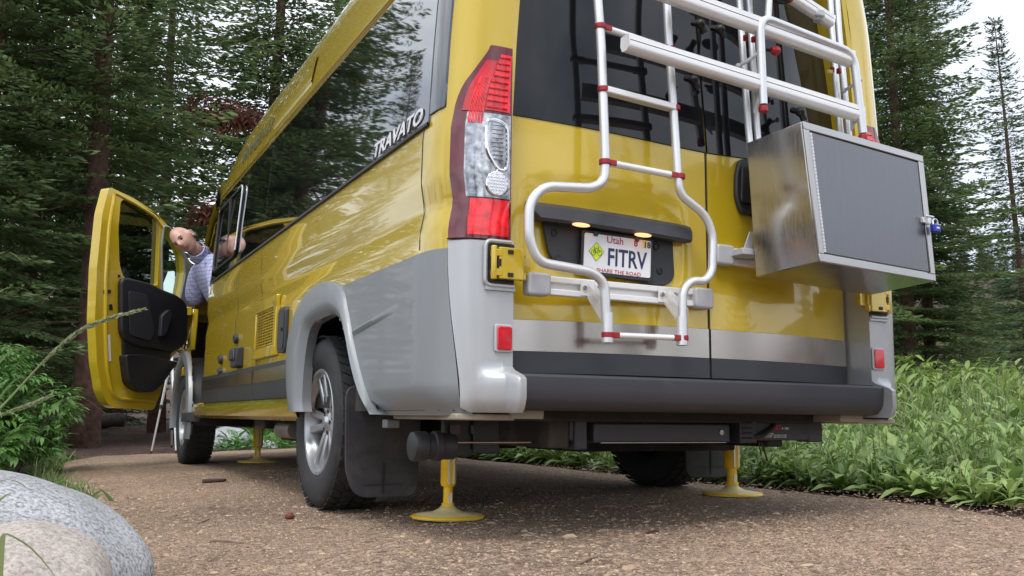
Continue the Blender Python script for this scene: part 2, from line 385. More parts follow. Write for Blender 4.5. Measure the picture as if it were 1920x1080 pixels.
xs = axis(-260, 320, (-4, 5), .22, 1.12); ys = axis(-120, 320, (-4, 12), .22, 1.12)
b = MB(); b.grid([[(x, y, hground(x, y)) for x in xs] for y in ys])
obj('ground', b, 'duff', kind='structure', ang=180)
def hgrav(x, y):
    z = hpad(x, y)
    z += .006*vnoise(x, y, 2.3, 3)+.003*vnoise(x, y, 9, 4)
    # soft wheel rut running out of the picture on the right
    z -= .020*math.exp(-((x-1.02-.1*(1-y))**2)/.03)*sstep(1.0, .2, y)
    return z
ysg = [-6+.06*i for i in range(int((YP+6)/.06)+1)]
rows = []
for y in ysg:
    xl, xr = xl_edge(y), xr_edge(y)
    if y < -3: xr = xr_edge(-3)
    end = sstep(YP-.35, YP+.02, y)
    row = []
    for k in range(76):
        t = k/75; x = xl+(xr-xl)*t; e = min(t*(xr-xl), (1-t)*(xr-xl))
        row.append((x, y+.05*vnoise(x, 1, 3)*sstep(YP-.5, YP, y), hgrav(x, y)-.028*(1-sstep(0, .28, e))-.08*end))
    rows.append(row)
b = MB(); b.grid(rows); obj('gravel_path', b, 'gravel', kind='structure', ang=180)

# loose chips and small stones over the gravel
def chips(name, n, mats_, region, smin, smax, seed, flat=1.):
    r = np.random.RandomState(seed)
    V = []; F = []; MI = []; k = 0
    for i in range(n):
        x, y = region(r)
        s = smin+(smax-smin)*r.rand()**3.5
        z = hgrav(x, y)
        a = r.rand()*6.283; el = .8+r.rand()*1.5; h = (.25+.35*r.rand())*flat
        ca, sa = math.cos(a), math.sin(a); tz = (r.rand()-.5)*.5; q = r.rand(6)*.5+.75
        base = [(el*q[0], 0), (.45*q[1], .62*q[2]), (-.5*q[3], .6*q[1]), (-el*q[4], 0), (-.4*q[0], -.6*q[5]), (.5*q[2], -.55*q[3])]
        P = [(px*s*ca-py*s*sa+x, px*s*sa+py*s*ca+y, z-.001+tz*px*s*.3) for px, py in base]
        T = [(px*.55*s*ca-py*.55*s*sa+x, px*.55*s*sa+py*.55*s*ca+y, z+h*s+tz*px*s*.3) for px, py in (base[0], base[2], base[4])]
        V += P+T
        t0 = k+6
        F += [(t0, t0+1, t0+2), (k, k+1, t0), (k+1, k+2, t0+1), (k+1, t0+1, t0), (k+2, k+3, t0+1), (k+3, k+4, t0+2), (k+3, t0+2, t0+1), (k+4, k+5, t0+2), (k+5, k, t0), (k+5, t0, t0+2)]
        MI += [r.randint(len(mats_))]*10; k += 9
    me = bpy.data.meshes.new(name); me.from_pydata(V, [], F)
    for m in mats_: me.materials.append(M[m])
    me.polygons.foreach_set('material_index', MI); me.update()
    o = bpy.data.objects.new(name, me); col.objects.link(o); o['kind'] = 'stuff'
    return o
M['chipa'] = mat('stone_pink', (.39, .275, .195), .85); M['chipb'] = mat('stone_tan', (.49, .365, .25), .85)
M['chipc'] = mat('stone_dark', (.22, .16, .13), .9); M['chipd'] = mat('stone_pale', (.55, .48, .41), .8); M['chipe'] = mat('stone_brown', (.30, .21, .155), .9)
M['barkchip'] = mat('bark_chip', (.12, .07, .05), .9)
def reg_near(r):
    d = 1.6+5.2*r.rand()**1.9; a = YAW+(r.rand()-.5)*1.3
    x, y = CAM[0]+d*math.sin(a), CAM[1]+d*math.cos(a)
    return (min(max(x, xl_edge(y)+.08), xr_edge(y)+.10*r.rand()**2), y)
tag(chips('larger_stones', 260, ['chipa', 'chipb', 'chipc', 'chipe'], reg_near, .010, .024, 77, .9), 'larger loose stones scattered on the path', None)
tag(chips('bark_litter', 2600, ['chipc', 'barkchip', 'barkchip', 'chipe'], reg_near, .006, .020, 9, .25), 'flat flakes of bark and wood scattered on the path', None)
tag(chips('gravel_stones', 60000, ['chipa', 'chipb', 'chipc', 'chipa', 'chipe', 'chipa', 'chipe'], reg_near, .0026, .0085, 5), 'small pinkish stones and wood chips loose on the path', None)

# ================================================================== VAN
van = empty('camper_van', (0, 0, 0), 'yellow camper van with silver lower cladding, levelled on jacks with its cab door open', 'van')
Z0 = .40
PROF = [(.40, .955), (.43, .985), (.50, .995), (.70, 1.0), (.98, 1.0), (1.02, .993), (1.06, .985), (1.10, .992), (1.15, 1.0), (1.30, .998), (1.345, .992), (1.6, .98), (1.97, .955), (2.03, .948), (2.20, .918), (2.32, .89), (2.40, .85), (2.46, .78), (2.50, .66), (2.53, .45), (2.545, .22), (2.55, 0)]
def profx(z): return interp(z, PROF)
def gcorner(y): return 1 if y >= .22 else (1-(1-max(y, 0)/.22)**3)**(1/3)
def side(y, z, off=0.):   # |x| of the body side
    x = profx(z)
    return x-.20*min(1, x/.9)*(1-gcorner(y))+off
def roofdrop(y):           # roof falls away at the cab
    return 1 if y < 3.7 else 1-.025*((y-3.7)/1.2)**1.7
YB, YC = 4.46, 5.35        # B pillar edge and hinge side of the cab door
archR = []
for px, py in ((556, 772), (559, 746), (564, 673), (574.5, 616), (592.6, 598), (618.5, 590), (637, 606), (650, 647), (662.6, 710), (678, 756), (699, 777)):
    p = onx(px, py, -1.005); archR.append((p[1], p[2]))
archR_in = archR[:]
archR = [(archR[0][0], .30)]+archR+[(archR[-1][0], .30)]
cy_, cz_ = 1.30, .45
archRg = [(cy_+(y-cy_)*1.05, cz_+(z-cz_)*1.05) for y, z in archR]
FY, FZ = 5.50, .372
archF = [(FY+.47*math.cos(a), FZ+.02+.47*math.sin(a)) for a in np.linspace(-.5, math.pi+.5, 24)]
doorP = [(YB, .46), (YB, 2.02), (5.25, 1.98), (5.62, 1.55), (5.72, 1.25), (5.62, .95), (5.2, .93), (4.98, .62), (4.95, .46)]
def keep_side(c):
    y, z = c[1], c[2]
    if z < .86 and y < .9: return False
    if inpoly(y, z, archRg) or inpoly(y, z, archF): return False
    if c[0] < 0 and inpoly(y, z, doorP): return False
    return True
zs = [.40, .43, .46, .50]+[.50+.04*i for i in range(1, 12)]+[.98, 1.0, 1.02, 1.04, 1.06, 1.08, 1.10, 1.125, 1.15, 1.2, 1.25, 1.30, 1.345, 1.4, 1.5, 1.6, 1.7, 1.8, 1.9, 1.97, 2.03, 2.08, 2.14, 2.20, 2.26, 2.32, 2.36, 2.40, 2.43, 2.46, 2.48, 2.50, 2.52, 2.53, 2.54, 2.546, 2.55]
ysb = [0, .004, .012, .025, .04, .06, .08, .11, .15, .19, .22]+[.22+.05*i for i in range(1, 42)]+[2.4, 2.6, 2.8, 3.0, 3.2, 3.4, 3.6, 3.8, 3.9, 4.0, 4.1, 4.2, 4.3, 4.4, YB]
yscab = [YB+.04*i for i in range(1, 19)]+[5.25, 5.3, 5.35, 5.4, 5.5, 5.6, 5.7, 5.8, 5.9, 6.0, 6.1]
def nose(y, z):
    k = sstep(5.6, 6.4, y); return 1-.16*k*k
body = MB()
for sgn in (-1, 1):
    rows = []
    for y in ysb+yscab:
        row = []
        for z in zs:
            x = side(y, z)*nose(y, z)*(1-.11*sstep(4.44, 5.3, y)*sstep(1.3, 1.9, z))
            zz = z
            if y > 3.7 and z > 1.97: zz = 1.97+(z-1.97)*(1-.55*sstep(3.7, 5.3, y))
            # windscreen and bonnet line: squash everything above it
            top = interp(y, [(4.9, 9), (5.0, 2.30), (5.35, 2.02), (5.9, 1.35), (6.1, 1.22)])
            zz = min(zz, top)
            row.append((sgn*x, y, zz))
        rows.append(row)
    body.grid(rows, flip=sgn > 0, keep=keep_side)
# nose
b_n = MB(); rows = []
for i, (y, z) in enumerate(((6.1, 1.22), (6.25, 1.12), (6.36, .95), (6.42, .7), (6.42, .5), (6.36, .32))):
    rows.append([(x*side(6, min(z, 1.2))*nose(6.1, 1)*(1-.03*i), y-.12*abs(x)**3, z) for x in np.linspace(-1, 1, 21)])
b_n.grid(rows)
for sgn in (-1, 1):
    b = MB(); b.grid([[(sgn*(side(y, .5)-.02), y, z) for z in (.42, .6, .9)] for y in (.005, .02, .05, .1, .2, .3, .5, .7, .9)], flip=sgn > 0); obj('inner_wall', b, 'under', van, fix=False)
obj('body_shell', body, 'yellow', van, ang=30)
obj('front_bumper', b_n, 'plastic', van)
ws = MB(); rows = []
for y, z in ((5.03, 2.27), (5.35, 2.0), (5.9, 1.36)):
    rows.append([(x*(side(5, min(z, 2.2))-.06), y+.012+.10*(1-x*x), z+.012) for x in np.linspace(-1, 1, 15)])
ws.grid(rows); obj('windscreen', ws, 'glass_dark', van)
# rear posts (return faces beside the doors) and header
zt = 2.30
for sgn in (-1, 1):
    b = MB()
    rows = []
    for z in [.53, .7, .9, 1.1, 1.35, 1.6, 1.9, 2.1, 2.2, zt]:
        lean = .09*max(0, z-1.35)
        xo = side(0, z); xi = min(.775, xo-.02)
        rows.append([(sgn*xo, 0., z), (sgn*xi, .004, z), (sgn*xi, .15, z), (sgn*(xi-.06), .16, z)])
    b.grid(rows); obj('rear_pillar', b, 'yellow' , van)
b = MB(); rows = []
for z in (zt, 2.34, 2.40, 2.46, 2.50, 2.53, 2.55):
    rows.append([(x*side(0, z), .0+.06*(z-zt)+(.02*(1-x*x)), z) for x in np.linspace(-1, 1, 25)])
b.grid(rows); b.grid([[(x*.80, .0+.02*(1-x*x), zt) for x in np.linspace(-1, 1, 13)], [(x*.80, .16, zt-.01) for x in np.linspace(-1, 1, 13)]])
obj('roof_header', b, 'yellow', van)
# floor and dark inside so nothing shows through
b = MB(); b.box((0, 2.7, .46), (1.86, 5.2, .05)); b.box((0, 4.40, 1.35), (1.80, .05, 1.75)); b.box((0, 5.2, .93), (1.5, .1, .9)); b.box((.1, 4.62, 1.2), (1.3, .25, .9))
b.box((.96, 5.0, 1.25), (.02, 1.2, 1.6)); b.box((0, 4.9, 2.1), (1.7, .9, .02))
obj('cab_interior', b, 'interior', van)
b = MB(); b.box((-.45, 4.92, .82), (.5, .5, .35)); b.box((-.45, 4.70, 1.25), (.5, .14, .75), Matrix.Rotation(.15, 3, 'X'))
obj('driver_seat', b, 'doorpanel', van, bevel=.05)
# chassis
b = MB()
b.box((-.48, 2.9, .36), (.08, 5.4, .12)); b.box((.48, 2.9, .36), (.08, 5.4, .12))
b.box((0, .36, .415), (1.3, .4, .05)); b.box((.25, .85, .35), (.8, .45, .16)); b.box((-.35, 3.2, .33), (.5, 1.0, .18)); b.box((.1, 2.6, .31), (.55, .9, .16))
obj('chassis', b, 'under', van, bevel=.01)
for y_ in (1.46, 5.5):
    b = MB(); b.tube([(-.85, y_, .37), (.85, y_, .41)], .045); obj('axle', b, 'under', van)
b = MB(); b.tube(rounded([(-.86, 2.25, .325), (-.86, 2.62, .325), (-.6, 3.2, .33), (-.3, 4.4, .33)], .15), .045, 16)
obj('exhaust_pipe', b, 'rust', van)
b = MB(); b.box((-.74, 2.85, .345), (.10, .10, .10)); obj('drain_cap', b, 'yellowsign', van, bevel=.01)
b = MB(); b.box((-.80, 3.3, .36), (.06, .28, .08)); obj('step_motor', b, 'plastic', van, bevel=.01)
# sills
for sgn in (-1, 1):
    b = MB(); rows = []
    for y in np.linspace(1.75, 4.95, 30):
        rows.append([(sgn*.93, y, .40), (sgn*.955, y, .375), (sgn*.985, y, .395), (sgn*.997, y, .43), (sgn*1.003, y, .455)])
    b.grid(rows); obj('sill', b, 'yellow', van)
# wheel liners
for sgn in (-1, 1):
    for pts in ([(p[0], p[1]) for p in archR_in], archF[2:-2]):
        b = MB(); rows = []
        for i, (y, z) in enumerate(pts):
            c = np.mean(pts, axis=0)
            rows.append([(sgn*.985, y, z), (sgn*.86, c[0]+(y-c[0])*1.04, c[1]+(z-c[1])*1.05), (sgn*.52, c[0]+(y-c[0])*1.04, c[1]+(z-c[1])*1.05)])
        b.grid(rows)
        c = np.mean(pts, axis=0); b.add([(sgn*.55, y, z+.03) for y, z in pts], [tuple(range(len(pts)))])
        obj('wheel_arch_liner', b, 'black', van)

# ---- side crease is in the profile; windows on both sides
def sideP(sgn, y, z, off): return (sgn*side(y, z, off), y, z)
def panel(name, y0, y1, z0, z1, off, m, parent, sgn=-1, ny=24, nz=10, topfn=None, botfn=None, ysl=None, **k):
    ysx = ysl or list(np.linspace(y0, y1, ny)); rows = []
    for y in ysx:
        a = botfn(y) if botfn else z0; c = topfn(y) if topfn else z1
        rows.append([sideP(sgn, y, a-.004, .0)]+[sideP(sgn, y, lerp(a, c, t), off) for t in np.linspace(0, 1, nz)]+[sideP(sgn, y, c+.004, .0)])
    rows = [[(p[0]*(1 if i > 0 else 1), p[1], p[2]) for p in rows[0]]]+rows if False else rows
    e0 = [sideP(sgn, ysx[0]-.003, (lerp(rows[0][0][2], rows[0][-1][2], 0)+0), -.002)]
    b = MB(); b.grid([[(p[0]-sgn*(off+.003), p[1]-.003*(1 if ysx[0] < ysx[-1] else -1), p[2]) for p in rows[0]]]+rows+[[(p[0]-sgn*(off+.003), p[1]+.003, p[2]) for p in rows[-1]]])
    return obj(name, b, m, parent, **k)
wtop = lambda y: 1.965-.0*y
wbot = lambda y: 1.345+.004*(y-.2)
wlist = [(.165, 2.63), (2.632, 3.31), (3.312, 4.40)]
swin = []
for sgn in (-1, 1):
    for (a, c_) in wlist:
        o = panel('side_window', a, c_, 0, 0, .006, 'glass_dark', van, sgn, topfn=wtop, botfn=wbot, ny=20, nz=8)
        if sgn < 0: swin.append(o)
    o = panel('rear_quarter_glass', .08, .155, 0, 0, .006, 'glass_dark', van, sgn, topfn=lambda y: 1.96, botfn=lambda y: 1.37-.1*(y-.155), ny=5, nz=8)
# trim line under the windows
for sgn in (-1,):
    b = MB(); b.grid([[sideP(sgn, y, wbot(y)-.012, .001), sideP(sgn, y, wbot(y)-.010, .011), sideP(sgn, y, wbot(y)+.001, .011), sideP(sgn, y, wbot(y)+.003, .006)] for y in np.linspace(.16, 4.40, 40)])
    obj('window_trim', b, 'plastic', van)
# opening sliding window near the front, in the forward glass
def sidepoly(pxs, X=-.985): return [onx(a, c, X) for a, c in pxs]
w0, w1, wz0, wz1 = 3.42, 4.30, 1.42, 1.88
fr = empty('tmp', (0, 0, 0)); bpy.data.objects.remove(fr)
pts = [Vector(sideP(-1, w0+.03, wz0, .014)), Vector(sideP(-1, w1, wz0, .014)), Vector(sideP(-1, w1, wz1, .014)), Vector(sideP(-1, w0, wz1, .014))]
loop = rpoly(pts, .08, 5); b = MB(); b.tube(loop+[loop[0]], .009, 6, False); obj('window_frame', b, 'plastic', swin[2])
b = MB(); b.tube(rounded([Vector(sideP(-1, w0+.16, wz1+.008, .020)), Vector(sideP(-1, w0-.004, wz1+.008, .020)), Vector(sideP(-1, w0+.02, wz0+.03, .020))], .08, 5), .005, 6); obj('frame_edge', b, 'alu', swin[2])
b = MB(); rows = [[sideP(-1, y, z, .011) for z in np.linspace(wz0+.02, wz1-.02, 5)] for y in np.linspace(w0+.03, 3.80, 6)]; b.grid(rows)
obj('sliding_pane', b, 'glass_dark', swin[2])
b = MB(); b.box((-side(3.8, 1.65)-.010, 3.82, 1.65), (.012, .025, .43)); obj('slide_mullion', b, 'plastic', swin[2])
# awning-side fairing box on roof edge (yellow raised panel)
b = MB()
for z, o_ in ((2.12, .012),):
    b.grid([[sideP(-1, y, zz, oo) for zz, oo in ((2.06, 0), (2.075, .009), (2.20, .009), (2.215, 0))] for y in np.linspace(1.9, 2.75, 8)])
obj('roof_side_pad', b, 'yellow', van)
b = MB(); b.grid([[sideP(-1, y, zz, oo) for zz, oo in ((1.99, 0), (1.994, .012), (2.004, .012), (2.012, 0))] for y in np.linspace(.12, 4.4, 40)])
obj('drip_rail', b, 'yellow', van)
b = MB(); rows = []
# ---- lettering
ox = side(.3, 1.38)
A = onx(703, 283, -.992); B = onx(797, 216, -.992)
yl0, yl1 = A[1], B[1]
v0 = Vector(sideP(-1, yl0, 1.362, .0095)); vx = Vector((0, yl1-yl0, 0)).normalized()
text('lettering', 'TRAVATO', 'white', .072, frame(v0, vx, (0.03, 0, 1)), swin[0], shear=.25, label='white italic lettering', bold=.0015, xs=(yl0-yl1)/.335)
v0 = Vector(sideP(-1, 3.75, 2.09, .006)); text('lettering', 'WINNEBAGO', 'greenink', .12, frame(v0, (0, -1, 0), (.06, 0, 1)), van, label='dark lettering high on the roof side', xs=1.3)

# ---- lower side: stainless moulding strip in two lengths
for sgn in (-1, 1):
    for a, c_ in ((1.83, 2.62), (2.63, 4.42)):
        p = panel('side_moulding', a, c_, .485, .665, .020, 'trimdark', van, sgn, nz=4, ny=8)
        b = MB(); b.grid([[sideP(sgn, y, z, .022) for z in (.572, .60, .62, .640)] for y in np.linspace(a+.015, c_-.015, 6)]); obj('moulding_face', b, 'stainless', p)
# vent grille
vy1, vy0, vz0, vz1 = 2.66, 2.12, .70, 1.01
g = MB(); cs = []
outer = [(vy0, vz0), (vy1, vz0), (vy1, vz1), (vy0, vz1)]
def ring(y0, y1, z0, z1, wd, off):
    for (a, c_, d, e) in ((y0, y1, z0, z0+wd), (y0, y1, z1-wd, z1), (y0, y0+wd, z0+wd, z1-wd), (y1-wd, y1, z0+wd, z1-wd)):
        g.box((-1.0-off/2, (a+c_)/2, (d+e)/2), (off, c_-a, e-d))
ring(vy0, vy1, vz0, vz1, .055, .022)
vent = obj('vent_grille', g, 'yellow', van, bevel=.004)
b = MB(); b.box((-1.001, (vy0+vy1)/2, (vz0+vz1)/2), (.004, vy1-vy0-.1, vz1-vz0-.1)); obj('vent_recess', b, 'black', vent)
for i in range(13):
    z = vz0+.065+i*(vz1-vz0-.13)/12
    b = MB(); b.box((-1.0125, (vy0+vy1)/2, z), (.010, vy1-vy0-.11, .0075)); obj('slat', b, 'yellow', vent)
for i in range(7):
    y = vy0+.08+i*(vy1-vy0-.16)/6
    b = MB(); b.box((-1.010, y, (vz0+vz1)/2), (.008, .009, vz1-vz0-.11)); obj('bar', b, 'yellow', vent)
# hatch, sockets
def hatch(y0, y1, z0, z1, name='utility_hatch'):
    P = rpoly([(-1.0, y0, z0), (-1.0, y1, z0), (-1.0, y1, z1), (-1.0, y0, z1)], .03)
    b = MB(); b.prism(P, (-.018, 0, 0)); o = obj(name, b, 'trimdark', van, bevel=.004)
    P = rpoly([(-1.018, y0+.012, z0+.015), (-1.018, y1-.012, z0+.015), (-1.018, y1-.012, z1-.015), (-1.018, y0+.012, z1-.015)], .03)
    b = MB(); b.prism(P, (-.004, 0, 0)); obj('hatch_lid', b, 'plastic', o)
    b = MB(); b.box((-1.026, y0+.04, (z0+z1)/2), (.008, .02, .015)); obj('hatch_latch', b, 'black', o)
hatch(1.93, 2.08, .705, .93)
def sock(y, z, r, n=2):
    b = MB(); b.lathe([(0, .0), (r, 0), (r, .02), (r*.75, .026), (r*.6, .02), (0, .02)], 14, Matrix.Translation((-1.0, y, z)) @ Matrix.Rotation(R_(-90), 4, 'Y')); return obj('outlet', b, 'plastic', van, ang=40)
sock(3.22, .86, .03); sock(3.72, .76, .03); sock(3.72, .665+.015, .028)
b = MB(); b.box((-1.02, 3.10, .74), (.05, .17, .12)); b.box((-1.05, 3.10, .755), (.02, .13, .07)); o = obj('cable_inlet', b, 'plastic', van, bevel=.012)
b = MB(); b.box((-1.003, 4.40, 1.30), (.006, .05, .055)); obj('side_marker', b, 'white', van, bevel=.01)
# fuel flap etc. vertical panel seams
for sgn in (-1, 1):
    for y in (.20, 3.31, 2.63):
        z0_, z1_ = (.93, 1.33) if y < 1 else (.67, 1.33)
        b = MB(); b.grid([[sideP(sgn, y, z, .0012), sideP(sgn, y+.006, z, .0012)] for z in np.linspace(z0_, z1_, 14)]); obj('panel_seam', b, 'black', van)

# ---- wheel arch flare (rear)
def flare(inn, out, sgn=-1):
    b = MB(); rows = []
    for (i, o_) in zip(inn, out):
        i = np.array(i); o_ = np.array(o_)
        rows.append([(sgn*.97, i[0]*.98+o_[0]*.02, i[1]), (sgn*1.012, i[0], i[1]), (sgn*1.030, *(i*.85+o_*.15)), (sgn*1.036, *(i*.6+o_*.4)), (sgn*1.030, *(i*.3+o_*.7)), (sgn*1.022, *(i*.08+o_*.92)), (sgn*.995, *o_)])
    b.grid(rows); return b
outpx = ((548, 772), (543, 730), (542, 663), (552, 606), (572, 559), (605, 528), (644.5, 536), (657.5, 580), (670, 647), (686, 710), (707, 777))
outer = [tuple(onx(a, c, -1.0)[1:]) for a, c in outpx]
inner = [tuple(onx(a, c, -1.03)[1:]) for a, c in ((561, 772), (559, 746), (564, 673), (574.5, 616), (592.6, 598), (618.5, 590), (637, 606), (650, 647), (662.6, 710), (678, 756), (699, 777))]
def dens(P, n=5):
    P = [Vector((p[0], p[1], 0)) for p in P]; out = []
    for i in range(len(P)-1):
        a, b_, c_, d = P[max(i-1, 0)], P[i], P[i+1], P[min(i+2, len(P)-1)]
        for k in range(n):
            t = k/n; q = .5*((2*b_)+(c_-a)*t+(2*a-5*b_+4*c_-d)*t*t+(3*b_-a-3*c_+d)*t**3); out.append((q.x, q.y))
    return out+[(P[-1].x, P[-1].y)]
for sgn in (-1, 1):
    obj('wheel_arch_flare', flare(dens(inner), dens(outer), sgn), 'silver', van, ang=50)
    fi = [(FY+.43*math.cos(a), FZ+.02+.43*math.sin(a)) for a in np.linspace(-.25, math.pi+.35, 30)]
    fo = [(FY+.52*math.cos(a), FZ+.02+.53*math.sin(a)) for a in np.linspace(-.25, math.pi+.35, 30)]
    obj('wheel_arch_flare', flare(fi, fo, sgn), 'silver', van, ang=50)

# ---- silver cladding behind the rear wheel and round the corner
ZT = .915
def rq_front(z):    # front edge (against the flare) by height
    return interp(z, [(.40, .60), (.43, .62), (.60, .80), (.75, .88), (.86, .98), (.93, 1.02)])
def SEAM(z): return lerp(.018, .046, sstep(.43, .9, z))
def outset(y, z):   # how far the cladding stands proud; swells at the bottom
    return .010+.008*(1-sstep(.43, .75, z))
zq = [.405, .415, .43, .46, .50, .54, .58, .62, .66, .70, .74, .78, .82, .86, .89, ZT]
def clad(y0f, y1f, sgn, off=0., ny=26, extra=None):
    rows = []
    for z in zq:
        r = []
        for t in np.linspace(0, 1, ny):
            y = lerp(y0f(z), y1f(z), t); o_ = outset(y, z)+off
            rl = sstep(.40, .47, z)
            x = side(max(y, 0), max(z, .5), o_)-.05*(1-rl)
            r.append((sgn*x, y, z))
        rows.append(r)
    # lip at the top
    rows.append([(p[0]-sgn*.016, p[1], p[2]+.006) for p in rows[-1]])
    b = MB(); b.grid(rows); return b
for sgn in (-1, 1):
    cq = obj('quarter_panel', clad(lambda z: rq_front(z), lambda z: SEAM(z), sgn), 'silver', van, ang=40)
    # raised swage on it
    b = MB(); rows = []
    for t in np.linspace(0, 1, 12):
        y = lerp(.84, .36, t); z = lerp(.715, .765, t); k = math.sin(math.pi*min(1, max(0.02, (1-t)))**.5)*.006
        rows.append([(sgn*side(y, z+dz, outset(y, z)+oo*min(1, (1-t)*1.6)), y, z+dz) for dz, oo in ((-.016, 0.), (-.006, .007), (.003, .008), (.012, 0.))])
    b.grid(rows); obj('swage', b, 'silver', cq)

def corner(sgn):
    """rear corner piece: wraps from the seam round the corner to the door edge; foot swells backwards to the bumper"""
    rows = []
    def foot(z): return .092*(1-sstep(.515, .555, z))
    for z in [.415, .43, .46, .50, .515, .525, .535, .545, .555, .57, .62, .70, .78, .86, .90, .925, .938]:
        r = []
        ft = foot(z)
        k = 22
        for t in np.linspace(0, 1, k):
            # param along the corner curve
            if t < .55:
                y = lerp(SEAM(z)-.003, .0, (t/.55)**.8)
                x = side(y, max(z, .5), outset(y, z)+.003)
            else:
                x = lerp(side(0, max(z, .5), outset(0, z)+.003), .772, (t-.55)/.45); y = 0.
            yy = y-.016*sstep(.0, .6, t)-ft*sstep(.40, .80, t)
            if z < .45: yy += .03*(1-sstep(.40, .45, z))*sstep(0, .5, t)
            r.append((sgn*(x-(.03 if z < .425 else 0)*(1-t)), yy, z))
        r.append((sgn*.768, .12, z))
        rows.append(r)
    rows.append([(p[0]*.985, max(p[1], .0)+.01, p[2]+.012) for p in rows[-1]])
    b = MB(); b.grid(rows)
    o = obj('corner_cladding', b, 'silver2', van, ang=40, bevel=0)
    # rim of the hinge recess
    P = [(sgn*.925, .0, .845), (sgn*.775, -.0, .845), (sgn*.775, -.0, .85)]
    yq = -.018
    b = MB(); b.tube(rounded([(sgn*.785, yq-.004, .938), (sgn*.872, yq-.003, .938), (sgn*.872, yq-.003, .80), (sgn*.775, yq-.004, .80)], .02), .007, 8)
    b.box((sgn*.82, yq, .792), (.10, .012, .012))
    obj('recess_rim', b, 'silver2', o)
    b = MB(); b.box((sgn*.820, yq+.0035, .868), (.095, .010, .13)); obj('hinge_recess', b, 'plastic', o)
    # reflector
    cx = sgn*.806; 
    b = MB(); b.prism(rpoly([(cx-.032, yq, .597), (cx+.032, yq, .597), (cx+.032, yq, .683), (cx-.032, yq, .683)], .01), (0, -.006, 0)); rf = obj('reflector_surround', b, 'plategrey', o, bevel=.003)
    b = MB(); b.prism(rpoly([(cx-.025, yq-.006, .604), (cx+.025, yq-.006, .604), (cx+.025, yq-.006, .676), (cx-.025, yq-.006, .676)], .008), (0, -.006, 0)); obj('reflector', b, 'lampred', o, bevel=.003)
    return o
corner(-1); corner(1)

# ---- tail lamps
def lampo(z): # outer limit along the corner (as y on the corner curve, then x inwards)
    return interp(z, [(.94, 1.), (1.30, 1.), (1.36, .98), (1.40, .93), (1.44, .85), (1.50, .64), (1.555, .47), (1.575, .42)])
def lampP(sgn, s, z, off):
    # s 0 at inner edge, 1 at outer edge on corner
    xin = .784; path = []
    for t in np.linspace(0, 1, 30):
        if t < .5: path.append((lerp(xin, side(0, z), t/.5), 0.))
        else:
            y = .048*((t-.5)/.5)**1.6; path.append((side(y, z), y))
    d = [0]
    for a, c_ in zip(path, path[1:]): d.append(d[-1]+math.hypot(c_[0]-a[0], c_[1]-a[1]))
    q = s*d[-1]*lampo(z)
    i = max(1, min(len(d)-1, next((k for k in range(1, len(d)) if d[k] >= q), len(d)-1)))
    t = (q-d[i-1])/(d[i]-d[i-1]); x = lerp(path[i-1][0], path[i][0], t); y = lerp(path[i-1][1], path[i][1], t)
    tx, ty = path[i][0]-path[i-1][0], path[i][1]-path[i-1][1]; l = math.hypot(tx, ty); nx, ny = -ty/l, tx/l
    if ny > 0: nx, ny = -nx, -ny
    nx = abs(nx)
    return (sgn*(x+nx*off), y+ny*off, z)
def lampgrid(sgn, s0, s1, z0, z1, off, ns=12, nz=12, inset=True):
    rows = []; 
    for z in np.linspace(z0, z1, nz):
        r = [lampP(sgn, s, z, off) for s in np.linspace(s0, s1, ns)]
        if inset: r = [lampP(sgn, s0, z, 0)]+r+[lampP(sgn, s1, z, 0)]
        rows.append(r)
    if inset:
        rows = [[(p[0], p[1]+off*.9, p[2]) for p in rows[0]]]+rows+[[(p[0], p[1]+off*.9, p[2]) for p in rows[-1]]]
    b = MB(); b.grid(rows); return b
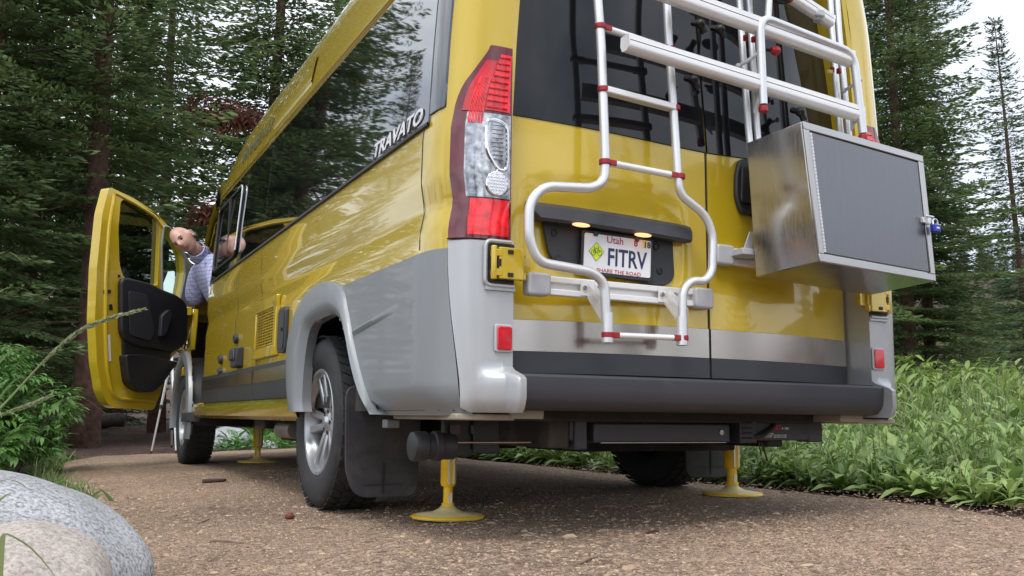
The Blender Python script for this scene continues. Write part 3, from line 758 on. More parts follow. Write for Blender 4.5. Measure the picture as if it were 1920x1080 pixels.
for sgn in (-1, 1):
    lt = obj('tail_lamp', lampgrid(sgn, 0, 1, .945, 1.572, .016, 14, 26), 'lampdark', van, ang=50)
    obj('brake_lens', lampgrid(sgn, .05, .50, 1.355, 1.545, .0195, 10, 10), 'lampredbright', lt, ang=60)
    obj('side_lens', lampgrid(sgn, .51, .86, 1.35, 1.52, .0195, 8, 10), 'lampred', lt, ang=60)
    obj('lower_lens', lampgrid(sgn, .05, .72, .955, 1.07, .0195, 10, 6), 'lampredbright', lt, ang=60)
    obj('clear_lens', lampgrid(sgn, .03, .78, 1.075, 1.345, .0195, 12, 12), 'clear', lt, ang=60)
    # chrome bezel loop
    ring_ = [lampP(sgn, s, z, .022) for s, z in ((.46, 1.33), (.10, 1.32), (.08, 1.20), (.12, 1.165), (.25, 1.165), (.44, 1.215), (.47, 1.27))]
    b = MB(); q = rpoly(ring_, .03, 4); b.tube(q+[q[0]], .005, 6, False); obj('bezel', b, 'chrome', lt)
    b = MB()
    for k in range(9):
        z = 1.31-.014*k
        b.tube([lampP(sgn, s, z, .0215) for s in (.17, .26, .36)], .0028, 5)
    obj('reflector_ribs', b, 'chrome', lt)
    c0 = Vector(lampP(sgn, .27, 1.12, .020)); nn = (Vector(lampP(sgn, .27, 1.12, .05))-c0).normalized()
    mt = c0.to_track_quat('Z', 'Y'); mtx = Matrix.Translation(c0) @ nn.to_track_quat('Z', 'Y').to_matrix().to_4x4()
    b = MB(); b.lathe([(0, .0), (.040, 0), (.040, .004), (.036, .006), (.034, .003), (0, .003)], 24, mtx); obj('reverse_lamp', b, 'chrome', lt)
    b = MB()
    for i in range(-3, 4):
        for j in range(-3, 4):
            if i*i+j*j < 9.5: b.sphere(mtx @ Vector((i*.010, j*.010, .004)), .0034, 4)
    obj('reverse_lens_dots', b, 'white', lt)
    b = MB()
    for k in range(9):
        z = 1.365+.021*k
        b.tube([lampP(sgn, s, z, .0205) for s in (.11, .2, .3, .4, .49)], .003, 5)
    obj('lens_ribs', b, 'lampred', lt)
    b = MB()
    for k in range(10): b.tube([lampP(sgn, .53+.024*k, z, .0203) for z in (1.31, 1.36, 1.41, 1.46)], .002, 5)
    obj('lens_ribs', b, 'lampredbright', lt)

# ---- rear doors
def doorY(x, z): return .10*(min(1.2, abs(x)/.76))**2.4+.09*max(0, z-1.35)-.004
def onrear(px, py, off=0.):
    Y = .02
    for _ in range(12):
        p = ony(px, py, Y); Y = doorY(p[0], p[2])-off
    return p
recP = [onrear(a, c) for a, c in ((1010, 408), (1018, 505), (1225, 540), (1262, 530), (1250, 450))]
dz = [.545, .56, .60, .66, .69, .705, .715, .76, .82, .88, .94, 1.0, 1.06, 1.12, 1.18, 1.22, 1.25, 1.27, 1.30, 1.36, 1.42, 1.48]+[1.55+.07*i for i in range(11)]+[2.285]
doors = []
for sgn in (-1, 1):
    xs_ = [.0035, .006, .02, .06, .12]+[.12+.05*i for i in range(1, 12)]+[.70, .73, .75, .758, .762]
    rows = []
    for z in dz:
        r = []
        for i, x in enumerate(xs_):
            y = doorY(x, z)
            # pressed step: the panel below the waist stands back a little
            y += .012*sstep(1.12, 1.18, z)*(1-sstep(1.24, 1.27, z))*sstep(.02, .1, x)*(1-sstep(.70, .75, x))*0
            # number plate recess on the left door
            if sgn < 0:
                rx = sstep(.12, .15, x)*(1-sstep(.64, .70, x)); rz = sstep(.80, .84, z)*(1-sstep(1.10, 1.16, z)); y += .022*rx*rz
            if i == 0: y += .03
            if i == len(xs_)-1: y += .03
            r.append((sgn*x, y, z))
        rows.append(r)
    rows = [[(p[0], p[1]+.03, p[2]-.001) for p in rows[0]]]+rows
    b = MB(); b.grid(rows)
    d = obj('rear_door', b, 'yellow', van, ang=40); doors.append(d)
    def dgrid(x0, x1, z0f, z1f, off, nx=14, nz=8):
        rows = []
        for z_ in np.linspace(0, 1, nz):
            rr = []
            for x in np.linspace(x0, x1, nx):
                z = lerp(z0f(x), z1f(x), z_); rr.append((sgn*x, doorY(x, z)-off, z))
            rows.append(rr)
        # folded rim
        rows = [[(p[0], p[1]+off+.003, p[2]-.003) for p in rows[0]]]+rows+[[(p[0], p[1]+off+.003, p[2]+.003) for p in rows[-1]]]
        rows = [[(r[0][0], r[0][1]+off+.003, r[0][2])]+r+[(r[-1][0], r[-1][1]+off+.003, r[-1][2])] for r in rows]
        b = MB(); b.grid(rows); return b
    # glass
    g = obj('rear_window', dgrid(.005, .752, lambda x: 1.345+.05*(x/.75)**1.5, lambda x: 2.14, .005, 14, 10), 'glass_rear', d, ang=50)
    obj('stainless_strip', dgrid(.005, .756, lambda x: .612, lambda x: .712, .004, 12, 4), 'stainless', d, ang=50)
    obj('dark_strip', dgrid(.005, .756, lambda x: .543, lambda x: .6105, .0045, 12, 4), 'trimdark', d, ang=50)
    b = MB(); b.box((sgn*.0, 0, 0), (.001, .001, .001))
b = MB(); b.grid([[(-.006, -.001+.09*max(0, z-1.35), z), (.0045, -.001+.09*max(0, z-1.35), z)] for z in np.linspace(.55, 2.28, 8)]); obj('door_seal', b, 'black', van)
ld, rd = doors
# plate recess panel
def rearpoly(pxs, off): return [onrear(a, c, off) for a, c in pxs]
P = rpoly(rearpoly(((1014, 410), (1026, 478), (1045, 500), (1225, 536), (1252, 534), (1262, 520), (1258, 446)), -.010), .02)
b = MB(); b.prism(P, (0, -.010, 0)); pp = obj('plate_panel', b, 'plastic', ld, bevel=.003)
# handle bar with lamps above
P = [onrear(a, c, .0) for a, c in ((985, 377), (990, 392), (1005, 408), (1285, 452), (1295, 440), (1293, 424), (1270, 417))]
a0 = onrear(986, 376, 0); a1 = onrear(1292, 424, 0)
b = MB(); rows = []
for t in np.linspace(0, 1, 24):
    x = lerp(a0[0], a1[0], t); e = min(1, min(t, 1-t)/.03+.35)
    zc = lerp(a0[2], a1[2], t); y = doorY(x, 1.1)
    hh = .070*e
    rows.append([(x, y+.01, zc), (x, y-.020*e, zc-.006), (x, y-.042*e, zc-.022), (x, y-.050*e, zc-hh+.008), (x, y-.040*e, zc-hh), (x, y+.012, zc-hh+.006)])
b.grid(rows); hb = obj('handle_bar', b, 'bumper', ld, ang=30)
for px in (1091, 1207):
    c0 = onrear(px, 422 if px < 1100 else 441, .046)
    b = MB(); b.sphere((c0[0], c0[1]+.004, c0[2]+.001), (.034, .014, .0065), 8); obj('plate_lamp', b, 'platelamp', ld)
# licence plate
pc = rearpoly(((1083, 432), (1098, 512), (1224, 524), (1214, 452)), .004)
TL, BL, BRp, TR = [Vector(p) for p in pc]
ux = (TR-TL).normalized(); pw = .305; ph = .152
org = BL+Vector((0, -.004, 0)); 
ctr = (TL+BL+BRp+TR)/4; ux = ((TR-TL)+(BRp-BL)).normalized(); uy = ((TL-BL)+(TR-BRp)).normalized(); uz = ux.cross(uy).normalized(); uy = uz.cross(ux).normalized()
if uz.y > 0: uz = -uz
pw = ((TR-TL).length+(BRp-BL).length)/2; ph = ((TL-BL).length+(TR-BRp).length)/2
o0 = ctr-ux*pw/2-uy*ph/2
def pp_(u, v, d=0.): return o0+ux*(u*pw)+uy*(v*ph)+uz*d
b = MB(); b.prism(rpoly([pp_(-.02, -.04, .002), pp_(1.02, -.04, .002), pp_(1.02, 1.04, .002), pp_(-.02, 1.04, .002)], .01), uz*.007); pf = obj('plate_frame', b, 'plastic', ld, bevel=.002)
b = MB(); b.prism(rpoly([pp_(.015, .04, .0095), pp_(.985, .04, .0095), pp_(.985, .96, .0095), pp_(.015, .96, .0095)], .008), uz*.0012); pl = obj('licence_plate', b, 'plate', ld)
def ptext(s, m, u, v, size, sx=1., **k): return text('plate_lettering', s, m, size, frame(pp_(u, v, .0115), ux, uy), ld, .0004, xs=sx, **k)
ptext('Utah', 'redink', .33, .78, .034, .95, bold=.0002)
ptext('FITRV', 'navy', .345, .24, .082, .71, bold=.0014)
ptext('SHARE THE ROAD', 'redink', .20, .05, .0175, 1.15)
for u0_, m_, s_, tm in ((.71, 'plate', '8', 'redink'), (.85, 'sticker', '18', 'navy')):
    b = MB(); b.prism([pp_(u0_, .76, .0108), pp_(u0_+.11, .76, .0108), pp_(u0_+.11, .95, .0108), pp_(u0_, .95, .0108)], uz*.0004); obj('registration_sticker', b, m_, ld)
    ptext(s_, tm, u0_+.02, .78, .028, 1., bold=.001)
b = MB(); q = [pp_(.19, .30, .011), pp_(.30, .53, .011), pp_(.19, .76, .011), pp_(.08, .53, .011)]; b.prism(q, uz*.0006); obj('bicycle_symbol_sign', b, 'yellowsign', ld)
def P2(u, v): return pp_(u, v, .0122)
b = MB(); b.tube(q_ := [p+uz*.0009 for p in q]+[q[0]+uz*.0009], .0007, 4)
for cu0 in (.145, .235):
    b.tube([P2(cu0+.030*math.cos(a), .50+.065*math.sin(a)) for a in np.linspace(0, 6.283, 14)], .0008, 4)
for seg in (((.145, .50), (.165, .60), (.215, .60), (.235, .50)), ((.165, .60), (.188, .50), (.215, .60)), ((.188, .50), (.145, .50)), ((.158, .645), (.165, .60)), ((.205, .65), (.222, .63), (.215, .60))):
    b.tube([P2(*s) for s in seg], .0008, 4)
obj('bicycle_symbol', b, 'greenink', ld)
for u_ in (.17, .77):
    b = MB(); b.prism(rpoly([pp_(u_-.03, .90, .0118), pp_(u_+.03, .90, .0118), pp_(u_+.035, 1.02, .0118), pp_(u_-.035, 1.02, .0118)], .006), uz*.003); obj('plate_screw_tab', b, 'plastic', ld)
for px, py in ((1047, 484), (1040, 437), (1238, 508), (1232, 462)):
    c0 = onrear(px, py, .0); b = MB(); b.lathe([(0, .002), (.008, .002), (.009, .004), (.012, .003), (.012, 0)], 12, Matrix.Translation(Vector(c0)+Vector((0, .004, 0))) @ Matrix.Rotation(R_(90), 4, 'X')); obj('panel_screw', b, 'black', ld)
# right door handle
hp = rearpoly(((1381, 300), (1374, 330), (1374, 370), (1384, 402), (1425, 410), (1425, 300)), .0)
b = MB(); b.prism(rpoly(hp, .02), (0, -.02, 0)); hd = obj('door_handle', b, 'plastic', rd, bevel=.006)
hp = rearpoly(((1388, 312), (1386, 380), (1420, 385), (1420, 312)), .021)
b = MB(); b.prism(rpoly(hp, .015), (0, -.012, 0)); obj('door_handle_grip', b, 'black', rd, bevel=.004)
# door hinges
def hinge(sgn):
    zc = .868; y0 = -.026
    o = None
    b = MB()
    b.box((sgn*.795, y0-.012, zc), (.085, .022, .098)); b.box((sgn*.842, y0-.010, zc+.030), (.03, .028, .022)); b.box((sgn*.842, y0-.010, zc-.030), (.03, .028, .022))
    b.box((sgn*.742, y0+.010, zc), (.05, .02, .055))
    b.box((sgn*.760, y0-.008, zc+.036), (.035, .02, .022)); b.box((sgn*.760, y0-.008, zc-.036), (.035, .02, .022))
    b.tube([(sgn*.853, y0-.016, zc-.052), (sgn*.853, y0-.016, zc+.052)], .010, 10)
    b.tube([(sgn*.753, y0-.006, zc-.05), (sgn*.753, y0-.006, zc+.05)], .008, 10)
    o = obj('door_hinge', b, 'yellow', van, bevel=.004)
    b = MB(); b.box((sgn*.80, y0-.0245, zc+.035), (.018, .004, .012)); b.box((sgn*.80, y0-.0245, zc-.036), (.018, .004, .012)); b.box((sgn*.838, y0-.012, zc), (.012, .026, .022)); obj('hinge_slot', b, 'black', o)
hinge(-1); hinge(1)
# ---- bumper
b = MB(); rows = []
for x in np.linspace(-.770, .770, 32):
    yb = -.090+.02*abs(x/.77)**4
    rows.append([(x, .06, .533), (x, yb+.012, .533), (x, yb+.003, .531), (x, yb, .525), (x, yb+.001, .49), (x, yb+.006, .458), (x, yb+.012, .448), (x, yb+.030, .432), (x, yb+.055, .424), (x, .08, .424)])
rows = [[(p[0], .08, p[2]) for p in rows[0]]]+rows+[[(p[0], .08, p[2]) for p in rows[-1]]]
b.grid(rows); obj('bumper', b, 'bumper', van, ang=24)
b = MB(); b.box((0, .04, .535), (1.54, .12, .006)); obj('bumper_step', b, 'plastic', van)
# lower body lip under the cladding, beige primed metal
for sgn in (-1, 1):
    b = MB(); b.box((sgn*.84, .30, .402), (.20, .55, .020)); b.box((sgn*.70, .10, .412), (.12, .16, .03)); obj('underbody_lip', b, 'beige', van, bevel=.005)
    b = MB(); b.box((sgn*.93, .62, .375), (.05, .05, .03)); obj('lip_bracket', b, 'silver', van, bevel=.004)
# ---- mud flaps
for sgn in (-1, 1):
    zf = .0 if sgn < 0 else .045
    P = rpoly([(sgn*.985, 1.0, .52), (sgn*.66, 1.0, .52), (sgn*.675, 1.0, .085+zf), (sgn*.93, 1.0, .085+zf), (sgn*.975, 1.0, .18+zf)], .05, 5)
    b = MB(); b.prism(P, (0, .012, 0)); f = obj('mud_flap', b, 'flap', van, bevel=.003)
    f.rotation_euler = (0, 0, 0)
    b = MB(); b.box((sgn*.82, .998, .135+zf), (.16, .004, .002)); b.box((sgn*.82, .998, .160+zf), (.01, .004, .12)); obj('flap_rib', b, 'rubber', f)
b = MB(); b.box((-1.0, 4.98, .38), (.14, .02, .075)); obj('front_mud_flap', b, 'flap', van, bevel=.004)

# ---- wheels
def wheel(x, y, z, sgn, parent):
    """sgn -1: outer face looks to -x"""
    mt = Matrix.Translation((x, y, z)) @ Matrix.Rotation(R_(90*sgn), 4, 'Y')   # local +Z -> outward
    hw = .108
    tp = [(.218, -hw*.78), (.235, -hw*.95), (.27, -hw*1.04), (.31, -hw*1.06), (.345, -hw*.98), (.362, -hw*.86), (.369, -hw*.6), (.372, -hw*.2), (.372, hw*.2), (.369, hw*.6), (.362, hw*.86), (.345, hw*.98), (.335, hw*1.03), (.31, hw*1.06), (.29, hw*1.055), (.27, hw*1.04), (.235, hw*.95), (.218, hw*.78)]
    root = empty('wheel', (0, 0, 0)); root.parent = parent
    me = MB(); me.lathe(tp, 64, mt, close=False)
    tyre = obj('tyre', me, 'rubber', root, ang=40)
    tr = MB()
    for k in range(46):
        a = 2*math.pi*k/46
        for (h0, ln, sk) in ((-.082, .044, .10), (-.028, .046, -.08), (.028, .046, .08), (.082, .044, -.10)):
            c = mt @ Vector((math.cos(a)*.3715, math.sin(a)*.3715, h0))
            rad = (c-Vector((x, y, z))); rad.x = 0; rad.normalize(); ax = Vector((1, 0, 0)); tn = rad.cross(ax)
            u = (ax*ln*.5+tn*sk*.12); v = tn*.017; wv = rad*.007
            if abs(h0) > .05: wv = wv*.6
            tr.hexa([c-u-v, c+u-v, c+u+v, c-u+v, c-u-v+wv, c+u-v+wv, c+u+v+wv, c-u+v+wv])
    obj('tread_blocks', tr, 'rubber', root, weld=False)
    r = MB(); r.lathe([(.205, -.09), (.212, -.02), (.214, .05), (.222, hw*.80), (.232, hw*.90), (.228, hw*.955), (.216, hw*.93), (.207, hw*.75), (.198, .03), (.197, -.09)], 48, mt, close=False)
    rim = obj('rim', r, 'alloy', root, ang=35)
    d = MB(); d.lathe([(0, -.01), (.10, -.01), (.195, -.03)], 32, mt); obj('brake_disc', d, 'black', root)
    s = MB()
    for k in range(5):
        a0_ = 2*math.pi*k/5+.3
        for da in (-.17, .17):
            a = a0_+da; pr = Vector((math.cos(a0_), math.sin(a0_), 0)); pt = Vector((-math.sin(a0_), math.cos(a0_), 0))
            i0 = pr*.052+pt*(.018 if da > 0 else -.018); i1 = pr*.212+pt*(.040 if da > 0 else -.040)
            w0_, w1_ = .0135, .019
            t = 1
            A_ = [i0-pt*w0_, i0+pt*w0_, i1+pt*w1_, i1-pt*w1_]
            top = [mt @ (p+Vector((0, 0, h))) for p, h in zip(A_, (.064, .064, .084, .084))]
            bot = [mt @ (p+Vector((0, 0, h))) for p, h in zip(A_, (.030, .030, .030, .030))]
            s.hexa(top+bot)
    obj('spoke', s, 'alloy', root, bevel=.006, smooth=True)
    h = MB(); h.lathe([(0, .078), (.020, .078), (.026, .072), (.030, .066), (.060, .060), (.070, .052), (.074, .03)], 28, mt); obj('hub', h, 'alloy', root, ang=30)
    n = MB()
    for k in range(5):
        a = 2*math.pi*(k+.5)/5+.3; n.tube([mt @ Vector((.046*math.cos(a), .046*math.sin(a), .050)), mt @ Vector((.046*math.cos(a), .046*math.sin(a), .066))], .009, 8)
    obj('lug_nut', n, 'black', root)
    b = MB(); b.tube([mt @ Vector((.19, .02, .06)), mt @ Vector((.19, .02, .085))], .004, 6); obj('valve_stem', b, 'black', root)
    return root
wheel(-.862, 1.46, .374, -1, van); wheel(.862, 1.46, .434, 1, van); wheel(-.885, 5.50, .374, -1, van); wheel(.885, 5.50, .434, 1, van)

# ---- tow hitch and jack pump under the rear
b = MB()
b.box((-.05, .22, .352), (.60, .06, .068)); b.box((-.40, .24, .352), (.05, .10, .115)); b.box((-.43, .34, .37), (.02, .28, .09)); 
b.box((.49, .21, .360), (.42, .064, .070)); b.box((.665, .21, .360), (.075, .072, .082))
hit = obj('tow_hitch', b, 'bumper', van, bevel=.006)
b = MB(); b.box((.313, .205, .360), (.082, .085, .088)); 
for k in range(4): b.box((.305, .160, .335+.018*k), (.05, .006, .006))
obj('hitch_block', b, 'plastic', hit, bevel=.004)
b = MB(); b.lathe([(0, .006), (.010, .006), (.012, 0)], 10, Matrix.Translation((.205, .19, .355)) @ Matrix.Rotation(R_(90), 4, 'X')); obj('hitch_bolt', b, 'stainless', hit)
b = MB(); b.tube(rounded([(.46, .18, .43), (.45, .17, .38), (.38, .16, .345), (.34, .17, .34)], .03), .010, 8); obj('wiring_loom', b, 'black', hit)
b = MB(); b.tube([(.37, .16, .32), (.385, .16, .29), (.40, .16, .25)], .004, 6); b.tube([(.36, .16, .32), (.37, .16, .27)], .003, 6); obj('loose_wire', b, 'black', hit)
text('label_lettering', 'CURT', 'redink', .024, frame((.425, .1755, .366), (1, 0, 0), (0, 0, 1)), hit, bold=.0008)
text('label_lettering', 'III  2000', 'white', .011, frame((.49, .1755, .368), (1, 0, 0), (0, 0, 1)), hit)
for i, (x0_, z) in enumerate(((.385, .354), (.380, .348), (.375, .342), (.45, .348), (.45, .341))):
    text('label_lettering', 'gross trailer max weight', 'white', .0065, frame((x0_, .1755, z-.004), (1, 0, 0), (0, 0, 1)), hit)
b = MB(); b.box((-.05, .188, .3185), (.55, .004, .003)); obj('hitch_edge', b, 'stainless', hit)
# pump motor canister
cmt = Matrix.Translation((-.965, .33, .305)) @ Matrix.Rotation(R_(90), 4, 'Y')
b = MB(); b.lathe([(0, 0), (.036, 0), (.046, .004), (.049, .012), (.049, .05), (.043, .055), (.043, .075), (.050, .080), (.050, .10), (.044, .104), (.044, .15), (0, .15)], 22, cmt); jm = obj('jack_motor', b, 'plastic', van, ang=30)
b = MB(); b.box((-.80, .34, .335), (.10, .03, .13)); b.box((-.70, .32, .34), (.10, .02, .12)); obj('motor_bracket', b, 'black', van, bevel=.004)
for x in (-.815, -.74):
    b = MB(); b.prism([(x-.018, .312, .375), (x+.018, .312, .375), (x+.018, .312, .350), (x, .312, .335), (x-.018, .312, .350)], (0, .004, 0)); obj('shield_badge', b, 'flap', van)
b = MB(); b.tube([(-.83, .30, .318), (-.45, .31, .318)], .004, 6); obj('jack_shaft', b, 'stainless', van)

# ---- cab door
H = np.array([-1.005, 5.50, 0.]); Fd = np.array([-1.735, 4.92, 0.])
du = (Fd-H)/np.linalg.norm(Fd-H); dn = np.array([du[1], -du[0], 0.]);
if dn[1] > 0: dn = -dn           # points back towards the camera (inner face)
def od(px, py, off=0.):           # point on the door's inner plane, off metres towards us
    return onp(px, py, H+dn*off, dn)
def dpoly(pxs, off=0., r=.02): return rpoly([od(a, c, off) for a, c in pxs], r)
outl = ((205, 350), (192, 400), (182, 500), (178, 600), (182, 680), (191, 735), (202, 758), (216, 765), (288, 769), (302, 735), (308, 690), (327, 664), (351, 640), (359, 600), (363, 545), (352, 500), (333, 452), (316, 424), (292, 399), (250, 371))
gl = ((226, 378), (234, 373), (300, 403), (300, 430), (296, 536), (270, 531), (232, 521), (224, 496), (222, 430))
qg = ((308, 423), (315, 424), (326, 444), (342, 477), (345, 511), (336, 560), (330, 565), (302, 545), (302, 460))
cab = None
b = MB()
# ring-shaped pressing: strips between outline and the two glass openings, done as triangulated polygon with holes
def holed(outer, holes, vec):
    bm = bmesh.new(); E = []
    for lp in [outer]+holes:
        vs = [bm.verts.new(tuple(p)) for p in lp]
        for i in range(len(vs)): E.append(bm.edges.new((vs[i], vs[(i+1) % len(vs)])))
    bmesh.ops.triangle_fill(bm, use_beauty=True, use_dissolve=False, edges=E)
    ret = bmesh.ops.extrude_face_region(bm, geom=list(bm.faces))
    vv = [g for g in ret['geom'] if isinstance(g, bmesh.types.BMVert)]
    bmesh.ops.translate(bm, verts=vv, vec=Vector(vec)); bmesh.ops.recalc_face_normals(bm, faces=bm.faces)
    k = MB(); bm.verts.index_update(); k.add([v.co[:] for v in bm.verts], [[v.index for v in f.verts] for f in bm.faces]); bm.free(); return k
M['tintglass'] = mat('tinted_clear_glass', (.22, .25, .24), .02, trans=1., ior=1.02, spec=.5, coat=.6)
O_ = dpoly(outl, 0, .03); G_ = dpoly(gl, 0, .03); Q_ = dpoly(qg, 0, .02)
door = obj('cab_door', holed(O_, [G_, Q_], -dn*.085), 'yellow', van, bevel=.012, seg=3, label='open yellow cab door seen from its inner side')
b = MB(); b.prism(dpoly(gl, -.045, .03), dn*.005); obj('door_glass', b, 'tintglass', door)
# raised inner flange along the free edge and bottom
def strip(pxs, off, rad, m, nm): 
    b = MB(); b.tube(rounded([od(a, c, off) for a, c in pxs], .05), rad, 8); return obj(nm, b, m, door)
strip(((214, 366), (205, 420), (198, 520), (197, 620), (200, 690), (208, 735), (222, 748), (290, 752)), .002, .016, 'yellow', 'door_flange')
strip(((216, 362), (250, 380), (292, 406), (304, 425)), .002, .012, 'yellow', 'door_flange')
# grey quarter-window trim
b = MB(); b.tube([*rounded([od(a, c, .006) for a, c in ((304, 545), (303, 460), (307, 424), (318, 426), (335, 458))], .02)], .010, 8); obj('quarter_trim', b, 'silver', door)
b = MB(); b.prism(dpoly(((332, 452), (346, 480), (362, 505), (364, 560), (360, 590), (340, 578), (334, 566), (345, 515), (343, 485)), 0, .02), dn*.02); obj('quarter_trim', b, 'silver', door, bevel=.006)
b = MB(); b.prism(dpoly(qg, -.05, .02), dn*.004)
M['thinglass'] = mat('thin_green_glass', (.55, .65, .6), .02, trans=1., ior=1.02, spec=.3)
obj('quarter_glass', b, 'thinglass', door)
# black door trim
P = dpoly(((219, 530), (222, 523), (232, 521), (273, 531), (294, 542), (323, 553), (338, 564), (346, 580), (344, 635), (336, 650), (315, 662), (248, 650), (226, 638), (219, 622)), 0, .03)
b = MB(); b.prism(P, dn*.05); obj('door_trim_panel', b, 'doorpanel', door, bevel=.018, seg=3)
b = MB(); b.prism(dpoly(((240, 545), (275, 552), (290, 620), (282, 640), (243, 628)), .05, .03), dn*.006); obj('door_trim_inset', b, 'plastic', door, bevel=.004)
b = MB(); b.prism(dpoly(((298, 592), (312, 580), (318, 588), (306, 628), (295, 632)), .05, .02), dn*.035); obj('door_pull', b, 'plastic', door, bevel=.01)
b = MB(); b.prism(dpoly(((227, 640), (318, 655), (312, 680), (228, 668)), 0, .01), dn*.03); obj('door_trim_bridge', b, 'black', door)
P = dpoly(((222, 668), (226, 665), (256, 665), (321, 679), (311, 692), (292, 720), (275, 735), (255, 735), (240, 730), (228, 717)), 0, .03)
b = MB(); b.prism(P, dn*.08); obj('door_pocket', b, 'doorpanel', door, bevel=.02, seg=3)
b = MB(); b.prism(dpoly(((198, 628), (206, 627), (208, 677), (200, 678)), .001, .002), dn*.003); obj('door_sticker', b, 'plate', door)
b = MB(); b.prism(dpoly(((194, 544), (207, 543), (207, 550), (194, 551)), .001, .002), dn*.006); obj('door_latch', b, 'black', door)
b = MB(); b.prism(dpoly(((204, 571), (210, 570), (211, 581), (205, 582)), .001, .004), dn*.004); obj('door_hole', b, 'black', door)
b = MB(); b.prism(dpoly(((221, 515), (225, 515), (225, 520), (221, 520)), .001, .004), dn*.004); obj('door_hole', b, 'black', door)
# mirror outside the door, seen through the quarter glass
mo = -.22
b = MB(); mp0 = [od(a, c, mo) for a, c in ((296, 508), (330, 506), (330, 560), (296, 560))]
b.prism(rpoly(mp0, .03), -dn*.09); obj('mirror_housing', b, 'plastic', door, bevel=.02, seg=3)
mc = Vector(od(314, 532, mo+.03)); tocam = (Vector(CAM)-mc).normalized(); mn = (tocam+Vector((-.55, -.45, .70)).normalized()).normalized()
mg = [Vector(onp(a, c, np.array(mc), np.array(mn))) for a, c in ((299, 511), (328, 508), (327, 555), (299, 552))]
b = MB(); b.prism(rpoly(mg, .02), mn*.002); obj('mirror_glass', b, 'mirror', door)
b = MB(); b.tube([od(318, 556, mo-.03), od(330, 570, -.05)], .02, 8); obj('mirror_arm', b, 'plastic', door)
# hinges of the door
for z in (.75, 1.25):
    b = MB(); b.box((-1.0, 5.47, z), (.05, .08, .07)); obj('cab_door_hinge', b, 'yellow', van, bevel=.006)
# door aperture return, B pillar, A pillar
b = MB(); b.grid([[(-side(YB, z), YB, z), (-side(YB, z)+.05, YB+.03, z), (-side(YB, z)+.13, YB+.04, z)] for z in np.linspace(.46, 2.02, 12)]); obj('door_pillar', b, 'black', van)
b = MB(); b.box((-.93, 4.72, .455), (.12, .5, .06)); obj('door_step', b, 'yellow', van, bevel=.01)
b = MB(); b.prism([(-.97, 5.66, .95), (-.97, 5.50, .93), (-.97, 5.46, 1.15), (-.965, 5.50, 1.28), (-.965, 5.70, 1.26)], (.05, 0, 0)); obj('front_pillar', b, 'yellow', van, bevel=.01)

# ================================================================== LADDER
lad = empty('ladder', (-.35, -.1, .6), 'silver tubular ladder with red clamps bolted to the left rear door', 'ladder')
LY = -.10
def lp(px, py, Y=LY): return ony(px, py, Y)
left_path = [lp(1116, -60, -.055+.02), lp(1121, 0, -.06), lp(1127, 80, -.07), lp(1135, 300, LY), lp(1133, 340, LY), lp(1110, 353, LY), lp(1020, 349, LY), lp(992, 380, LY), lp(992, 450, LY), lp(1010, 492, LY), lp(1110, 510, LY), lp(1133, 530, LY), lp(1139, 640, LY)]
right_path = [lp(1246, -60, -.035), lp(1250, 0, -.06), lp(1254, 80, -.07), lp(1271, 330, LY), lp(1275, 365, LY), lp(1322, 402, LY), lp(1337, 440, LY), lp(1335, 510, LY), lp(1322, 528, LY), lp(1296, 526, LY), lp(1280, 545, LY), lp(1279, 648, LY)]
b = MB(); b.tube(rounded(left_path, .055, 7), .0155, 16); obj('side_rail', b, 'alu', lad)
b = MB(); b.tube(rounded(right_path, .055, 7), .0145, 16); obj('side_rail', b, 'alu', lad)
def rung(pl_, pr_, Y, r=.0125, wide=1.0):
    A = Vector(lp(*pl_, Y)); B = Vector(lp(*pr_, Y)); d = (B-A)
    b = MB()
    if wide > 1:
        x = d.normalized(); n = Vector((0, -1, 0)); up = Vector((0, 0, 1)); prof = [(-r, -r*.8), (r, -r*.8), (r, r*.8), (-r, r*.8)]
        b.hexa([A+n*r*wide-up*r*.8, B+n*r*wide-up*r*.8, B+n*r*wide+up*r*.7, A+n*r*wide+up*r*.7, A-n*r*wide-up*r*.8, B-n*r*wide-up*r*.8, B-n*r*wide+up*r*.7, A-n*r*wide+up*r*.7])
        ro = obj('rung', b, 'alurail', lad, bevel=.004)
    else:
        b.tube([A, B], r, 12); ro = obj('rung', b, 'alurail', lad)
    for P, s in ((A, 1), (B, -1)):
        x = d.normalized()*s; c = MB()
        c.lathe([(.0165, -.010), (.0195, -.008), (.0195, .008), (.0165, .010)], 16, Matrix.Translation(P), close=True)
        c.box(P+x*.026, (.026, .026, .018))
        obj('rung_clamp', c, 'redplastic', ro, bevel=.002)
rung((1126, 50), (1256, 93), -.068, .012); rung((1131, 168), (1265, 203), -.085, .015, 1.2); rung((1134, 304), (1274, 331), LY, .0115); rung((1139, 628), (1280, 634), LY, .0095)
for px0, py0 in ((1139, 640), (1279, 645)):
    P = Vector(lp(px0, py0)); b = MB(); b.tube([P+Vector((0, 0, .09)), P+Vector((0, 0, -.004))], .0185, 16); obj('rail_sleeve', b, 'alu', lad)
